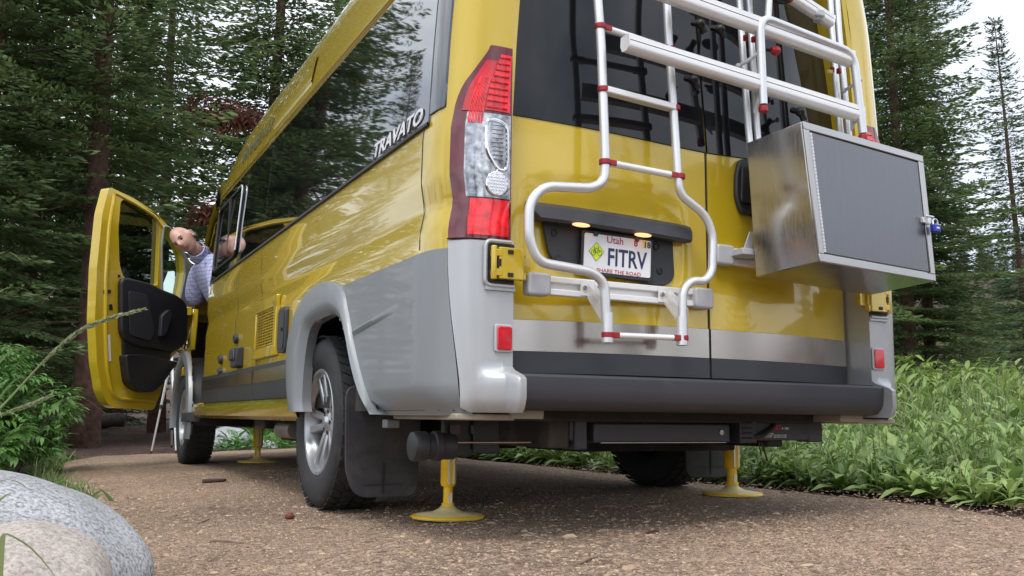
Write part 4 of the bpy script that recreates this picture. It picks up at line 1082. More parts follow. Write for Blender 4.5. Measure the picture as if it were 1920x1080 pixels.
# cross rail on the left door + end caps + brackets
zr = .808
def xrail(x0, x1, parent, y=-.012):
    b = MB(); A = (x0+x1)/2; wd = x1-x0
    b.box((A, y, zr+.020), (wd, .030, .020)); b.box((A, y, zr-.020), (wd, .030, .020)); b.box((A, y+.006, zr), (wd, .012, .022))
    return obj('cross_rail', b, 'alurail', parent, bevel=.003)
pL = ony(1010, 530, -.03); pR = ony(1318, 562, -.03); zr = (pL[2]+pR[2])/2
r1 = xrail(pL[0], pR[0], lad)
def endcap(x, z, parent, s, y=-.014):
    b = MB(); b.prism(rpoly([(x-.04, y+.02, z-.036), (x+.04, y+.02, z-.036), (x+.04, y+.02, z+.036), (x-.04, y+.02, z+.036)], .014), (0, -.048, 0)); return obj('rail_end_cap', b, 'plategrey', parent, bevel=.008, seg=3)
endcap(pL[0], zr, lad, 1); endcap(pR[0], zr, lad, -1)
for px in (1100, 1245):
    A = Vector(ony(px, 548 if px < 1200 else 565, -.035)); B = Vector(lp(px+38, 600)); 
    x0_ = A.x
    b = MB(); b.prism([(x0_, -.03, zr+.02), (x0_+.004, -.03, zr-.03), (B.x-.0, LY, B.z-.035), (B.x, LY, B.z+.04)], (.0, -.003, 0))
    b.prism([(x0_+.028, -.03, zr+.02), (x0_+.03, -.03, zr-.03), (B.x+.015, LY, B.z-.035), (B.x+.015, LY, B.z+.04)], (0, -.003, 0))
    b.box((x0_+.01, -.032, zr), (.06, .006, .05))
    obj('rail_bracket', b, 'alurail', lad, bevel=.0)
    b = MB(); b.lathe([(0, .006), (.007, .006), (.008, 0)], 8, Matrix.Translation((x0_-.008, -.036, zr)) @ Matrix.Rotation(R_(90), 4, 'X')); obj('bracket_bolt', b, 'stainless', lad)

# ================================================================== BIKE RACK
rack = empty('bicycle_rack', (.45, -.15, .8), 'folded white and aluminium bicycle carrier hung on the rear doors', 'bicycle rack')
# cross rail on the right door
qL = ony(1358, 478, -.03); qR = (.70, 0, qL[2]); zr = qL[2]
xrail(qL[0], .70, rack); endcap(qL[0], zr, rack, 1); endcap(.70, zr, rack, 1)
# bracket up to the box
b = MB(); A = Vector(ony(1385, 482, -.04)); B = Vector(ony(1412, 468, -.09)); b.box((A+B)/2, (.09, .07, .022)); b.prism([(B.x-.03, -.06, B.z-.02), (B.x+.02, -.06, B.z-.02), (B.x+.03, -.06, B.z+.07), (B.x+.01, -.06, B.z+.07)], (0, -.004, 0)); obj('rack_bracket', b, 'plategrey', rack, bevel=.004)
# uprights
RY = -.10
def rp(px, py, Y): return Vector(ony(px, py, Y))
for pth in (((1383, -60), (1390, 60), (1403, 240), (1412, 330)), ((1400, -60), (1408, 60), (1419, 240), (1428, 330)), ((1553, -60), (1560, 60), (1575, 240), (1582, 300)), ((1565, -60), (1573, 60), (1590, 240), (1597, 300))):
    Y0 = -.055
    b = MB(); b.tube([rp(a, c, lerp(-.02, -.09, (c+60)/360)) for a, c in pth], .0125, 12); obj('upright', b, 'alu', rack)
# hoop standing off the doors
hy = -.17
hoop = [rp(1431, 196, hy), rp(1428, 60, hy), rp(1436, 38, hy), rp(1590, 98, hy), rp(1607, 128, hy), rp(1619, 250, hy)]
hoop = [rp(1431, 196, hy), rp(1424, 30, hy), rp(1600, 100, hy), rp(1618, 250, hy)]
b = MB(); b.tube(rounded(hoop, .06, 8), .0155, 16); obj('hoop', b, 'alu', rack)
for a, c in ((1431, 199), (1618, 253)):
    p = rp(a, c, hy); b = MB(); b.tube([p, p+Vector((.0, 0, -.022))], .0165, 12); obj('tube_end', b, 'redplastic', rack, bevel=.003)
# channel rails carrying the wheels
def channel(p0, p1, w_=.052, h_=.060, nm='wheel_rail'):
    A = Vector(p0); B = Vector(p1); x = (B-A).normalized(); n = Vector((0, -1, 0)); n = (n-x*n.dot(x)).normalized(); up = n.cross(x)
    if up.z < 0: up = -up
    pr = [(w_*.5, -h_*.42), (w_*.58, -h_*.2), (w_*.5, h_*.10), (w_*.5, h_*.5), (w_*.40, h_*.5), (w_*.38, h_*.1), (-w_*.2, h_*.02), (-w_*.30, h_*.5), (-w_*.42, h_*.5), (-w_*.42, -h_*.1), (-w_*.2, -h_*.5), (w_*.25, -h_*.55)]
    vs = [P+n*a+up*c for P in (A, B) for a, c in pr]; k = len(pr)
    b = MB(); b.add(vs, [(i, (i+1) % k, k+(i+1) % k, k+i) for i in range(k)]+[tuple(range(k)), tuple(range(2*k-1, k-1, -1))])
    o = obj(nm, b, 'alurail', rack, ang=50)
    g_ = MB(); q = w_*.545; g_.hexa([A+n*(w_*.512)+up*(h_*.16), B+n*(w_*.512)+up*(h_*.16), B+n*(w_*.512)+up*(h_*.12), A+n*(w_*.512)+up*(h_*.12)]+[A+n*(w_*.45)+up*(h_*.16), B+n*(w_*.45)+up*(h_*.16), B+n*(w_*.45)+up*(h_*.12), A+n*(w_*.45)+up*(h_*.12)]); obj('rail_groove', g_, 'black', o)
    for P, s in ((A, -1), (B, 1)):
        e = MB(); e.prism([P+n*a*1.02+up*c*1.02 for a, c in [(w_*.52, -h_*.42), (w_*.6, -h_*.2), (w_*.52, h_*.5), (-w_*.42, h_*.5), (-w_*.42, -h_*.1), (-w_*.2, -h_*.5), (w_*.25, -h_*.55)]], x*.004*s); obj('rail_end', e, 'alurail', o)
    return o
channel(rp(1172, 82, -.15), rp(1610, 216, -.15), .05, .052)
channel(rp(1228, -18, -.15), rp(1592, 112, -.15), .05, .055)
channel(rp(1395, -62, -.10), rp(1555, -6+48, -.10), .045, .045)
# struts linking hoop to uprights, knobs, straps
for a, c, d_, e in ((1384, 124, 1424, 98), (1582, 170, 1612, 150)):
    A = rp(a, c, -.10); B = rp(d_, e, hy); b = MB(); b.tube(rounded([A, (A+B)/2+Vector((0, 0, -.004)), B], .02), .0065, 8); b.sphere(A, .011, 6); b.sphere(B, .010, 6); obj('hoop_strut', b, 'plategrey', rack)
b = MB(); p = rp(1453, 95, -.15); b.lathe([(0, -.018), (.010, -.018), (.012, -.008), (.016, -.006), (.018, .010), (.014, .016), (0, .016)], 9, Matrix.Translation(p) @ Matrix.Rotation(R_(90), 4, 'Y')); obj('clamp_knob', b, 'redplastic', rack, ang=25)
b = MB(); p = rp(1433, 92, -.14); b.tube([p, p+Vector((.03, 0, 0))], .006, 8); obj('knob_stem', b, 'black', rack)
for a, c in ((1398, 71), (1413, 74), (1560, 131), (1573, 133)):
    p = rp(a, c, -.10); b = MB(); b.box(p, (.014, .016, .022)); obj('strap_clip', b, 'redplastic', rack, bevel=.003)
b = MB(); p = rp(1556, 134, -.11); b.box(p, (.022, .014, .012)); obj('strap_buckle', b, 'sticker', rack, bevel=.003)
b = MB(); p = rp(1540, 32, -.10); b.box(p, (.055, .04, .045)); b.box(p+Vector((-.03, -.02, .0)), (.04, .02, .03)); obj('rail_bracket', b, 'plategrey', rack, bevel=.006)
b = MB(); p = rp(1462, -4, -.15); b.sphere(p, (.045, .02, .022), 8); b.sphere(p+Vector((.035, -.01, .003)), .018, 6); obj('bike_grip', b, 'black', rack)
b = MB(); p = rp(1482, -2, -.17); b.sphere(p, (.014, .012, .010), 6); obj('grip_cap', b, 'redplastic', rack)
b = MB(); b.tube([rp(1446, -60, -.15), rp(1440, 34, -.17)], .012, 12); obj('support_arm', b, 'alu', rack)
# swing plates that hold hoop feet
for (a, c, d_, e) in ((1412, 196, 1428, 130), (1594, 232, 1614, 190)):
    A = rp(a, c, -.11); B = rp(d_, e, hy)
    b = MB(); b.prism([A+Vector((0, 0, -.03)), A+Vector((.0, 0, .04)), B+Vector((0, 0, .035)), B+Vector((0, 0, -.04))], (.005, 0, 0)); obj('swing_plate', b, 'alurail', rack)
# black fittings seen in the windows behind
for a, c in ((1350, 55), (1313, 45), (1300, 150), (1500, 210)):
    p = rp(a, c, -.06); b = MB(); b.tube([p+Vector((0, .04, .02)), p, p+Vector((.02, 0, -.03))], .012, 8); b.sphere(p, .018, 6); obj('strap_ratchet', b, 'black', rack)

# ================================================================== STORAGE BOX
bx = empty('storage_box', (.39, -.23, .89), 'welded aluminium storage box with hinged door hung on the bicycle carrier', 'storage box')
XL, YF, YBk = .107, -.36, -.115
p_tl = ony(1502, 228, YF); p_bl = ony(1534, 490, YF); p_tr = ony(1727, 293, YF); p_br = ony(1752, 528, YF)
q_tl = ony(1400, 268, YBk); q_bl = ony(1417, 520, YBk)
F = [Vector(p_bl), Vector(p_br), Vector(p_tr), Vector(p_tl)]
off_ = Vector(q_bl)-Vector(p_bl); off_t = Vector(q_tl)-Vector(p_tl)
Bk = [F[0]+off_, F[1]+off_, F[2]+off_t, F[3]+off_t]
b = MB(); b.hexa([F[0], F[1], F[2], F[3], Bk[0], Bk[1], Bk[2], Bk[3]]); shell = obj('box_shell', b, 'boxside', bx, bevel=.003, seg=2)
fx = (F[1]-F[0]).normalized(); fn = fx.cross(F[3]-F[0]).normalized()
if fn.y > 0: fn = -fn
def bf(u, v, d=0.):
    a = F[0].lerp(F[1], u); c = F[3].lerp(F[2], u); return a.lerp(c, v)+fn*d
# rim around the front
m_ = .035
for (u0, u1, v0, v1) in ((0, 1, 0, .055), (0, 1, .945, 1), (0, .045, .055, .945), (.955, 1, .055, .945)):
    b = MB(); b.prism([bf(u0, v0, .001), bf(u1, v0, .001), bf(u1, v1, .001), bf(u0, v1, .001)], fn*.007); obj('box_rim', b, 'boxrim', bx, bevel=.002)
b = MB(); b.prism([bf(.052, .066, .001), bf(.948, .066, .001), bf(.948, .934, .001), bf(.052, .934, .001)], fn*.0045); bd = obj('box_door', b, 'boxdoor', bx, bevel=.0015)
b = MB()
for k in range(34):
    v = .07+.86*k/34; b.tube([bf(.050, v, .008), bf(.050, v+.021, .008)], .0042, 8)
obj('piano_hinge', b, 'alu', bx)
# hasp and padlock
b = MB(); c0 = bf(.955, .47, .012); b.box(c0, (.045, .012, .020)); b.box(c0+Vector((0, -.006, 0)), (.014, .016, .030)); b.tube([c0+Vector((-.02, -.014, .012)), c0+Vector((.022, -.014, .012))], .004, 8); obj('hasp', b, 'alu', bx, bevel=.002)
lk = empty('padlock', tuple(bf(.995, .40, .03)), 'small blue padlock on the hasp of the aluminium box', 'padlock')
c0 = bf(.992, .405, .030)
b = MB(); b.box(c0, (.038, .018, .030)); obj('lock_body', b, 'blue', lk, bevel=.005, seg=3)
b = MB(); b.tube(rounded([c0+Vector((-.011, 0, .01)), c0+Vector((-.011, 0, .034)), c0+Vector((.011, 0, .034)), c0+Vector((.011, 0, .01))], .011), .0032, 8); obj('shackle', b, 'chrome', lk)
b = MB(); b.box(c0+Vector((.002, -.0095, .002)), (.014, .001, .006)); obj('lock_badge', b, 'plate', lk)
# hanger behind the box to the rack
b = MB(); b.box((.25, -.095, 1.30), (.03, .03, .10)); b.box((.56, -.095, 1.30), (.03, .03, .10)); b.box((.4, -.08, .93), (.3, .06, .03)); obj('box_hanger', b, 'alurail', bx, bevel=.003)

# ================================================================== JACKS
def jack(x, y, z0, z1, rt, rf, label):
    t = empty('levelling_jack', (x, y, z0), label, 'levelling jack', 'levelling jacks under the van')
    b = MB(); b.lathe([(0, .0), (rf, .0), (rf*1.0, .006), (rf*.93, .012), (rf*.45, .022), (rf*.26, .034), (rf*.2, .044), (0, .044)], 40, Matrix.Translation((x, y, z0))); obj('foot', b, 'jackfoot', t, ang=60)
    b = MB(); b.lathe([(rf*.99, .001), (rf*1.03, .004), (rf*1.0, .011), (rf*.93, .0125)], 40, Matrix.Translation((x, y, z0))); obj('foot_rim', b, 'jack', t, ang=60)
    zt_ = z0+.044; m1 = z0+.12
    b = MB(); b.lathe([(rt*.62, 0), (rt*.62, .02), (rt*.60, m1-zt_)], 16, Matrix.Translation((x, y, zt_))); b.lathe([(0, 0), (rt*.8, 0), (rt*.8, .012), (0, .012)], 16, Matrix.Translation((x, y, zt_))); obj('ram', b, 'jack', t)
    b = MB(); b.lathe([(0, 0), (rt*.85, 0), (rt, .012), (rt, z1-m1)], 20, Matrix.Translation((x, y, m1))); obj('leg_tube', b, 'jack', t)
    b = MB()
    for dx in (-.35, .30): b.box((x+dx*rt, y-rt*.96, (m1+z1)/2+.0), (rt*.28, .004, (z1-m1)*.90))
    b.box((x, y-rt*.64, zt_+.03), (rt*.5, .004, .04))
    obj('ram_face', b, 'jackrod', t)
    return t
g1 = onz(840, 975, .010); jack(-.600, .86, hpad(-.6, .86)+.001, .34, .031, .140, 'yellow levelling jack on the gravel nearest the camera, below the left rear corner')
jack(.828, .862, hpad(.828, .862)+.001, .33, .037, .135, 'yellow levelling jack under the tow hitch, rightmost of the three')
jack(-.429, 5.206, hpad(-.43, 5.2)+.001, .40, .040, .155, 'yellow levelling jack far under the van near the front wheel')

# ================================================================== PERSON
hc = Vector(ond(345, 450, 7.0))       # head centre
per = empty('person', (-.50, 4.95, .46), 'bald man in blue checked shirt leaning out of the cab doorway and looking back', 'person')
def shirtmat():
    m = bpy.data.materials.new('checked_shirt'); m.use_nodes = True; t = m.node_tree; b = t.nodes['Principled BSDF']; b.inputs['Roughness'].default_value = .85
    tcn = t.nodes.new('ShaderNodeTexCoord'); sp = t.nodes.new('ShaderNodeSeparateXYZ'); t.links.new(tcn.outputs['Object'], sp.inputs[0]); outs = []
    for i, k in (('Y', 34.), ('Z', 34.)):
        mu = t.nodes.new('ShaderNodeMath'); mu.operation = 'MULTIPLY'; mu.inputs[1].default_value = k; t.links.new(sp.outputs[i], mu.inputs[0])
        fr_ = t.nodes.new('ShaderNodeMath'); fr_.operation = 'FRACT'; t.links.new(mu.outputs[0], fr_.inputs[0])
        gt = t.nodes.new('ShaderNodeMath'); gt.operation = 'GREATER_THAN'; gt.inputs[1].default_value = .72; t.links.new(fr_.outputs[0], gt.inputs[0]); outs.append(gt)
    ad = t.nodes.new('ShaderNodeMath'); ad.operation = 'ADD'; t.links.new(outs[0].outputs[0], ad.inputs[0]); t.links.new(outs[1].outputs[0], ad.inputs[1])
    md = t.nodes.new('ShaderNodeMath'); md.operation = 'MULTIPLY'; md.inputs[1].default_value = .5; t.links.new(ad.outputs[0], md.inputs[0])
    mm = t.nodes.new('ShaderNodeMix'); mm.data_type = 'RGBA'; mm.inputs[6].default_value = (.52, .55, .76, 1); mm.inputs[7].default_value = (.20, .23, .46, 1)
    t.links.new(md.outputs[0], mm.inputs[0]); t.links.new(mm.outputs[2], b.inputs['Base Color']); return m
M['shirt'] = shirtmat()
def skinmesh(name, verts, edges, radii, m, sub=2, root=0, extra=None, voxel=None):
    me = bpy.data.meshes.new(name); me.from_pydata([tuple(v) for v in verts], edges, []); o = bpy.data.objects.new(name, me); col.objects.link(o)
    o.modifiers.new('s', 'SKIN'); 
    if not me.skin_vertices:
        bm = bmesh.new(); bm.from_mesh(me); bm.verts.layers.skin.verify(); bm.to_mesh(me); bm.free()
    for i, r in enumerate(radii):
        me.skin_vertices[0].data[i].radius = (r if isinstance(r, tuple) else (r, r)); me.skin_vertices[0].data[i].use_root = (i == root)
    sb = o.modifiers.new('u', 'SUBSURF'); sb.levels = sub; sb.render_levels = sub
    dg = bpy.context.evaluated_depsgraph_get(); me2 = bpy.data.meshes.new_from_object(o.evaluated_get(dg)); bpy.data.objects.remove(o)
    return me2
def headverts(c, fwd, up, h=.24):
    """deformed sphere head, local x=right, y=forward(face), z=up"""
    fwd = Vector(fwd).normalized(); rt_ = fwd.cross(Vector(up)).normalized(); up = rt_.cross(fwd)
    n = 26; rows = []
    for i in range(n+1):
        th = math.pi*i/n; r_ = []
        for j in range(2*n+1):
            ph = 2*math.pi*j/(2*n); x = math.sin(th)*math.sin(ph); y = math.sin(th)*math.cos(ph); z = math.cos(th)
            X, Y, Z = x*.075, y*.098, z*.118
            if z < 0: X *= 1-.30*(-z)**1.3; Y *= 1-.12*(-z); 
            if y < 0 and z < -.2: Y *= .8
            if z > .1: Y *= 1.03
            g = lambda cx, cz, sx, sz: math.exp(-((X-cx)/sx)**2-((Z-cz)/sz)**2) if y > 0 else 0
            Y += .034*g(0, -.022, .013, .019)+.016*g(0, .002, .009, .022)      # nose
            Y -= .015*g(.030, .010, .015, .012)+.015*g(-.030, .010, .015, .012) # eye sockets
            Y += .010*g(.030, .028, .020, .008)+.010*g(-.030, .028, .020, .008) # brow
            Y += .005*g(0, -.055, .022, .008)+.010*g(0, -.092, .022, .018)     # lips, chin
            Y -= .004*g(0, -.046, .02, .005)+.005*g(0, -.072, .02, .008)
            r_.append(Vector(c)+rt_*X+fwd*Y+up*Z)
        rows.append(r_)
    b = MB(); b.grid(rows)
    for s in (-1, 1):   # ears
        e = Vector(c)+rt_*s*.076+fwd*-.008+up*-.004
        rr = [[e+(fwd*math.cos(a)*.017+up*math.sin(a)*.032)*q+rt_*s*w_ for a in np.linspace(0, 2*math.pi, 14)] for q, w_ in ((.0, .003), (.6, .004), (.9, .014), (1., .012), (.95, .0), (.5, -.01))]
        b.grid(rr)
    return b, rt_, fwd, up
fw = (Vector(CAM)-hc).normalized(); upv = Vector(cr*-.72+cu*.70)
fw = (fw+Vector((-.42, .05, -.28))).normalized()
hb_, hr, hf, hu = headverts(hc, fw, upv)
neck = hc-hu*.10-hf*.02; sh = Vector((-.955, 4.90, 1.56)); chest = Vector((-.80, 4.93, 1.42)); belly = Vector((-.66, 4.95, 1.18)); pelv = Vector((-.52, 4.97, 1.02))
sh = sh+Vector((-.035, -.01, .055)); neck2 = neck.lerp(sh, .6)
V_ = [pelv, belly, chest, sh, neck2, neck, hc,
      pelv+Vector((-.1, .1, -.02)), Vector((-.66, 5.38, 1.02)), Vector((-.66, 5.52, .62)), Vector((-.66, 5.62, .56)),
      pelv+Vector((.1, .1, -.02)), Vector((-.36, 5.38, 1.02)), Vector((-.36, 5.52, .62)), Vector((-.36, 5.62, .56)),
      sh+Vector((-.02, .12, -.06)), Vector((-1.02, 5.10, 1.30)), Vector((-.93, 5.28, 1.38)),
      sh+Vector((.08, -.13, -.06)), Vector((-.88, 4.66, 1.22)), Vector((-.80, 4.78, .98))]
E_ = [(0, 1), (1, 2), (2, 3), (3, 4), (4, 5), (5, 6), (0, 7), (7, 8), (8, 9), (9, 10), (0, 11), (11, 12), (12, 13), (13, 14), (2, 15), (15, 16), (16, 17), (2, 18), (18, 19), (19, 20)]
Rr = [.14, .14, .15, .09, .058, .056, .05, .09, .065, .05, .04, .09, .065, .05, .04, .065, .045, .032, .065, .045, .032]
bm_ = skinmesh('body', V_, E_, Rr, None)
# join the head and hands, then fuse to one continuous surface
bmx = bmesh.new(); bmx.from_mesh(bm_)
def addmb(mb):
    vs = [bmx.verts.new(p) for p in mb.v]
    for f in mb.f:
        try: bmx.faces.new([vs[i] for i in f])
        except ValueError: pass
addmb(hb_)
def hand(base, d, side_):
    d = Vector(d).normalized(); s_ = Vector(side_).normalized(); n_ = d.cross(s_)
    v = [base, base+d*.05, base+d*.085]; 
    mbh = MB(); mbh.sphere(base+d*.045, (.038, .038, .038), 6)
    for k, ln in zip((-1.5, -.5, .5, 1.5), (.058, .07, .074, .064)):
        a = base+d*.07+s_*k*.017; mbh.tube([a, a+d*ln*.5+n_*.006, a+d*ln*.8+n_*.03, a+d*ln*.7+n_*.05], [.010, .0095, .009, .007], 8)
    a = base+d*.03-s_*.03; mbh.tube([a, a-s_*.025+d*.02, a-s_*.03+d*.045+n_*.02], [.012, .011, .009], 8)
    addmb(mbh)
hand(V_[17], (.2, 1, .1), (0, 0, 1)); hand(V_[20], (.4, .9, -.1), (0, 0, 1))
bmesh.ops.recalc_face_normals(bmx, faces=bmx.faces)
me = bpy.data.meshes.new('body'); bmx.to_mesh(me); bmx.free(); me.materials.append(M['skin'])
bo = bpy.data.objects.new('body', me); col.objects.link(bo)
rm = bo.modifiers.new('r', 'REMESH'); rm.mode = 'VOXEL'; rm.voxel_size = .0075; sm_ = bo.modifiers.new('sm', 'SMOOTH'); sm_.iterations = 2; sm_.factor = .5
dg = bpy.context.evaluated_depsgraph_get(); me2 = bpy.data.meshes.new_from_object(bo.evaluated_get(dg)); bpy.data.objects.remove(bo)
me2.polygons.foreach_set('use_smooth', [True]*len(me2.polygons)); me2.materials.clear(); me2.materials.append(M['skin'])
bo = bpy.data.objects.new('body', me2); col.objects.link(bo); bo.parent = per; bo.matrix_parent_inverse = Matrix.Translation(-per.location)
def addskin(name, vi, ed, rr, m):
    me = skinmesh(name, [V_[i] if isinstance(i, int) else i for i in vi], ed, rr, None); me.materials.clear(); me.materials.append(M[m]); me.polygons.foreach_set('use_smooth', [True]*len(me.polygons))
    o = bpy.data.objects.new(name, me); col.objects.link(o); o.parent = per; o.matrix_parent_inverse = Matrix.Translation(-per.location)
addskin('shirt', [0, 1, 2, 3, 15, 16, V_[16].lerp(V_[17], .85), 18, 19, V_[19].lerp(V_[20], .85)], [(0, 1), (1, 2), (2, 3), (2, 4), (4, 5), (5, 6), (2, 7), (7, 8), (8, 9)], [.165, .165, .17, .115, .09, .07, .05, .10, .07, .05], 'shirt')
addskin('trousers', [0, 7, 8, 9, 11, 12, 13], [(0, 1), (1, 2), (2, 3), (0, 4), (4, 5), (5, 6)], [.16, .11, .085, .07, .11, .085, .07], 'trouser')
# collar
b = MB(); cdir = (neck-sh).normalized(); cc = neck.lerp(sh, .30)
b.lathe([(.085, -.05), (.074, -.01), (.070, .03), (.064, .034)], 20, Matrix.Translation(cc) @ cdir.to_track_quat('Z', 'Y').to_matrix().to_4x4()); obj('collar', b, 'shirt', per, solid=.004)
def hp_(x, y, z): return hc+hr*x+hf*y+hu*z
for s in (-1, 1):
    b = MB(); b.sphere(hp_(s*.030, .079, .008), .011, 6); obj('eye', b, 'eye', per)
    b = MB(); b.tube([hp_(s*.014, .094, .024), hp_(s*.03, .092, .031), hp_(s*.048, .080, .026)], [.003, .0045, .003], 6); obj('eyebrow', b, 'hair', per)
    b = MB(); rr = []
    for a in np.linspace(-.5, 2.0, 10):
        rr.append([hp_(s*(.0775-.02*abs(z-.0)/.06*0)*math.cos(max(0, a-1.0)*.9), -.02-.065*max(0, a-.2)*.7, z) for z in (-.045, -.02, .005, .025)])
    b.grid(rr); obj('short_hair', b, 'hair', per, solid=.003)
b = MB(); b.tube([hp_(-.030, .083, -.046), hp_(-.014, .094, -.055), hp_(.014, .094, -.055), hp_(.030, .083, -.046)], [.003, .006, .006, .003], 6); obj('mouth', b, 'lip', per)

# ================================================================== TRIPOD
tp_ = empty('camera_tripod', (-1.05, 8.35, 0), 'thin aluminium tripod on the dirt behind the open cab door', 'tripod')
top = Vector(ond(322, 668, 9.6))
ft = [ond(283, 851, 9.5), ond(322, 838, 10.2), ond(330, 850, 9.3)]
for f in ft:
    b = MB(); f = Vector(f); b.tube([top, top.lerp(f, .5), top.lerp(f, .5), f], [.014, .013, .010, .009], 8); o = obj('leg', b, 'alu', tp_)
    b = MB(); m0 = top.lerp(f, .5); b.tube([m0, m0+(f-top).normalized()*.04], .018, 8); b.tube([f, f+(f-top).normalized()*-.03], .012, 8); obj('leg_lock', b, 'plastic', o)
b = MB(); b.tube([top+Vector((0, 0, -.1)), top+Vector((0, 0, .25))], .012, 8); obj('centre_column', b, 'alu', tp_)
b = MB(); b.box(top+Vector((0, 0, .28)), (.07, .07, .06)); obj('tripod_head', b, 'plastic', tp_, bevel=.01)

# ================================================================== BOULDERS AND DEBRIS
def rockmat(name, c0, c1, c2):
    m = bpy.data.materials.new(name); m.use_nodes = True; t = m.node_tree; b = t.nodes['Principled BSDF']; b.inputs['Roughness'].default_value = .85
    g = t.nodes.new('ShaderNodeNewGeometry'); n = t.nodes.new('ShaderNodeTexNoise'); n.inputs['Scale'].default_value = 110; n.inputs['Detail'].default_value = 6; n.inputs['Roughness'].default_value = .7
    t.links.new(g.outputs['Position'], n.inputs['Vector']); r = t.nodes.new('ShaderNodeValToRGB'); e = r.color_ramp.elements
    e[0].position = .36; e[0].color = (*c0, 1); e[1].position = .62; e[1].color = (*c2, 1); q = e.new(.48); q.color = (*c1, 1); t.links.new(n.outputs['Fac'], r.inputs[0])
    n2 = t.nodes.new('ShaderNodeTexNoise'); n2.inputs['Scale'].default_value = 5; n2.inputs['Detail'].default_value = 5; t.links.new(g.outputs['Position'], n2.inputs['Vector'])
    r2 = t.nodes.new('ShaderNodeMapRange'); r2.inputs[1].default_value = .3; r2.inputs[2].default_value = .7; r2.inputs[3].default_value = .78; r2.inputs[4].default_value = 1.18; t.links.new(n2.outputs['Fac'], r2.inputs[0])
    mm = t.nodes.new('ShaderNodeMix'); mm.data_type = 'RGBA'; mm.blend_type = 'MULTIPLY'; mm.inputs[0].default_value = 1; t.links.new(r.outputs[0], mm.inputs[6]); t.links.new(r2.outputs[0], mm.inputs[7]); t.links.new(mm.outputs[2], b.inputs['Base Color'])
    bp = t.nodes.new('ShaderNodeBump'); bp.inputs['Strength'].default_value = .8; bp.inputs['Distance'].default_value = .008; t.links.new(n.outputs['Fac'], bp.inputs['Height']); t.links.new(bp.outputs[0], b.inputs['Normal'])
    return m
M['granite'] = rockmat('grey_granite', (.15, .15, .16), (.36, .37, .39), (.56, .57, .60))
M['sandstone'] = rockmat('pale_rock', (.30, .25, .22), (.46, .40, .36), (.60, .55, .50))
def boulder(name, c, r, m, seed, lab, cat='boulder', amp=.16, n=28, pw=1.):
    b = MB(); rows = []; R3 = random.Random(seed); f = [(R3.uniform(-2, 2), R3.uniform(-2, 2), R3.uniform(-2, 2), R3.uniform(0, 6)) for _ in range(9)]
    for i in range(n+1):
        th = math.pi*i/n; rr = []
        for j in range(2*n+1):
            ph = 2*math.pi*(j % (2*n))/(2*n); d = Vector((math.sin(th)*math.cos(ph), math.sin(th)*math.sin(ph), math.cos(th)))
            k = 1+sum(amp/(1+q*.55)*math.sin((1+q*.5)*(a*d.x+b_*d.y+c_*d.z)+p) for q, (a, b_, c_, p) in enumerate(f))*.5
            sgn_ = lambda v: math.copysign(abs(v)**pw, v)
            rr.append((c[0]+r[0]*k*sgn_(d.x), c[1]+r[1]*k*sgn_(d.y), c[2]+r[2]*k*sgn_(d.z)))
        rows.append(rr)
    b.grid(rows); o = obj(name, b, m, ang=180); return tag(o, lab, cat)
boulder('boulder', (-2.20, .10, .02), (.42, .46, .235), 'granite', 3, 'large rounded grey granite boulder at the lower left edge of the path', amp=.10, n=40)
boulder('boulder', (-2.10, -.42, .02), (.22, .26, .165), 'sandstone', 8, 'smaller pale pinkish boulder in front of the grey granite one', amp=.10, n=36)
_x, _y = at(428, 12.6)
boulder('boulder', (_x, _y, .02), (.30, .3, .22), 'granite', 12, 'grey boulder in the grass seen under the van just behind the front wheel')
_x, _y = at(505, 12.6)
boulder('boulder', (_x, _y, -.05), (.18, .2, .14), 'granite', 14, 'low grey rock under the van between the exhaust pipe and the far jack')
def on_gravel(px, py):
    d = ray(px, py); s_ = .033; t = (s_*(CAM[0]+.95)-CAM[2])/(d[2]-s_*d[0]); return CAM+d*t
M['barkbit'] = mat('bark_piece', (.06, .035, .028), .9, var=.4, vscale=60); M['redbit'] = mat('red_cone', (.16, .04, .03), .8, var=.4, vscale=80); M['stickm'] = mat('dry_stick', (.20, .14, .10), .9, var=.3, vscale=40)
p = on_gravel(400, 905); b = MB(); b.prism([(p[0]-.07, p[1]-.02, p[2]+.002), (p[0]-.02, p[1]-.035, p[2]+.004), (p[0]+.06, p[1]-.01, p[2]+.004), (p[0]+.08, p[1]+.02, p[2]+.006), (p[0], p[1]+.03, p[2]+.008), (p[0]-.06, p[1]+.015, p[2]+.004)], (0, 0, .016)); tag(obj('bark_piece', b, 'barkbit', bevel=.004), 'dark flake of bark lying on the gravel left of the rear wheel', 'bark piece')
p = on_gravel(543, 974); b = MB(); b.sphere((p[0], p[1], p[2]+.012), (.020, .016, .013), 7); tag(obj('fir_cone', b, 'redbit'), 'small red brown cone scrap on the gravel', 'cone')
for (a, c, a2, c2, r, lab) in ((370, 985, 402, 972, .003, 'thin dry twig on the gravel beside the grey boulder'), (395, 1020, 450, 1022, .008, 'short pale stick on the gravel near the grey boulder'), (575, 991, 625, 994, .003, 'thin twig on the gravel in front of the rear wheel'), (960, 1000, 995, 1003, .003, 'small twig on the gravel right of the nearest jack'), (1085, 1060, 1130, 1045, .004, 'twig near the bottom edge of the gravel')):
    p, q = Vector(on_gravel(a, c)), Vector(on_gravel(a2, c2)); m0 = (p+q)/2+Vector((0, .004, .003))
    b = MB(); b.tube([p+Vector((0, 0, r)), m0+Vector((0, 0, r)), q+Vector((0, 0, r*.7))], [r, r*.9, r*.5], 6); tag(obj('twig', b, 'stickm'), lab, 'twig')
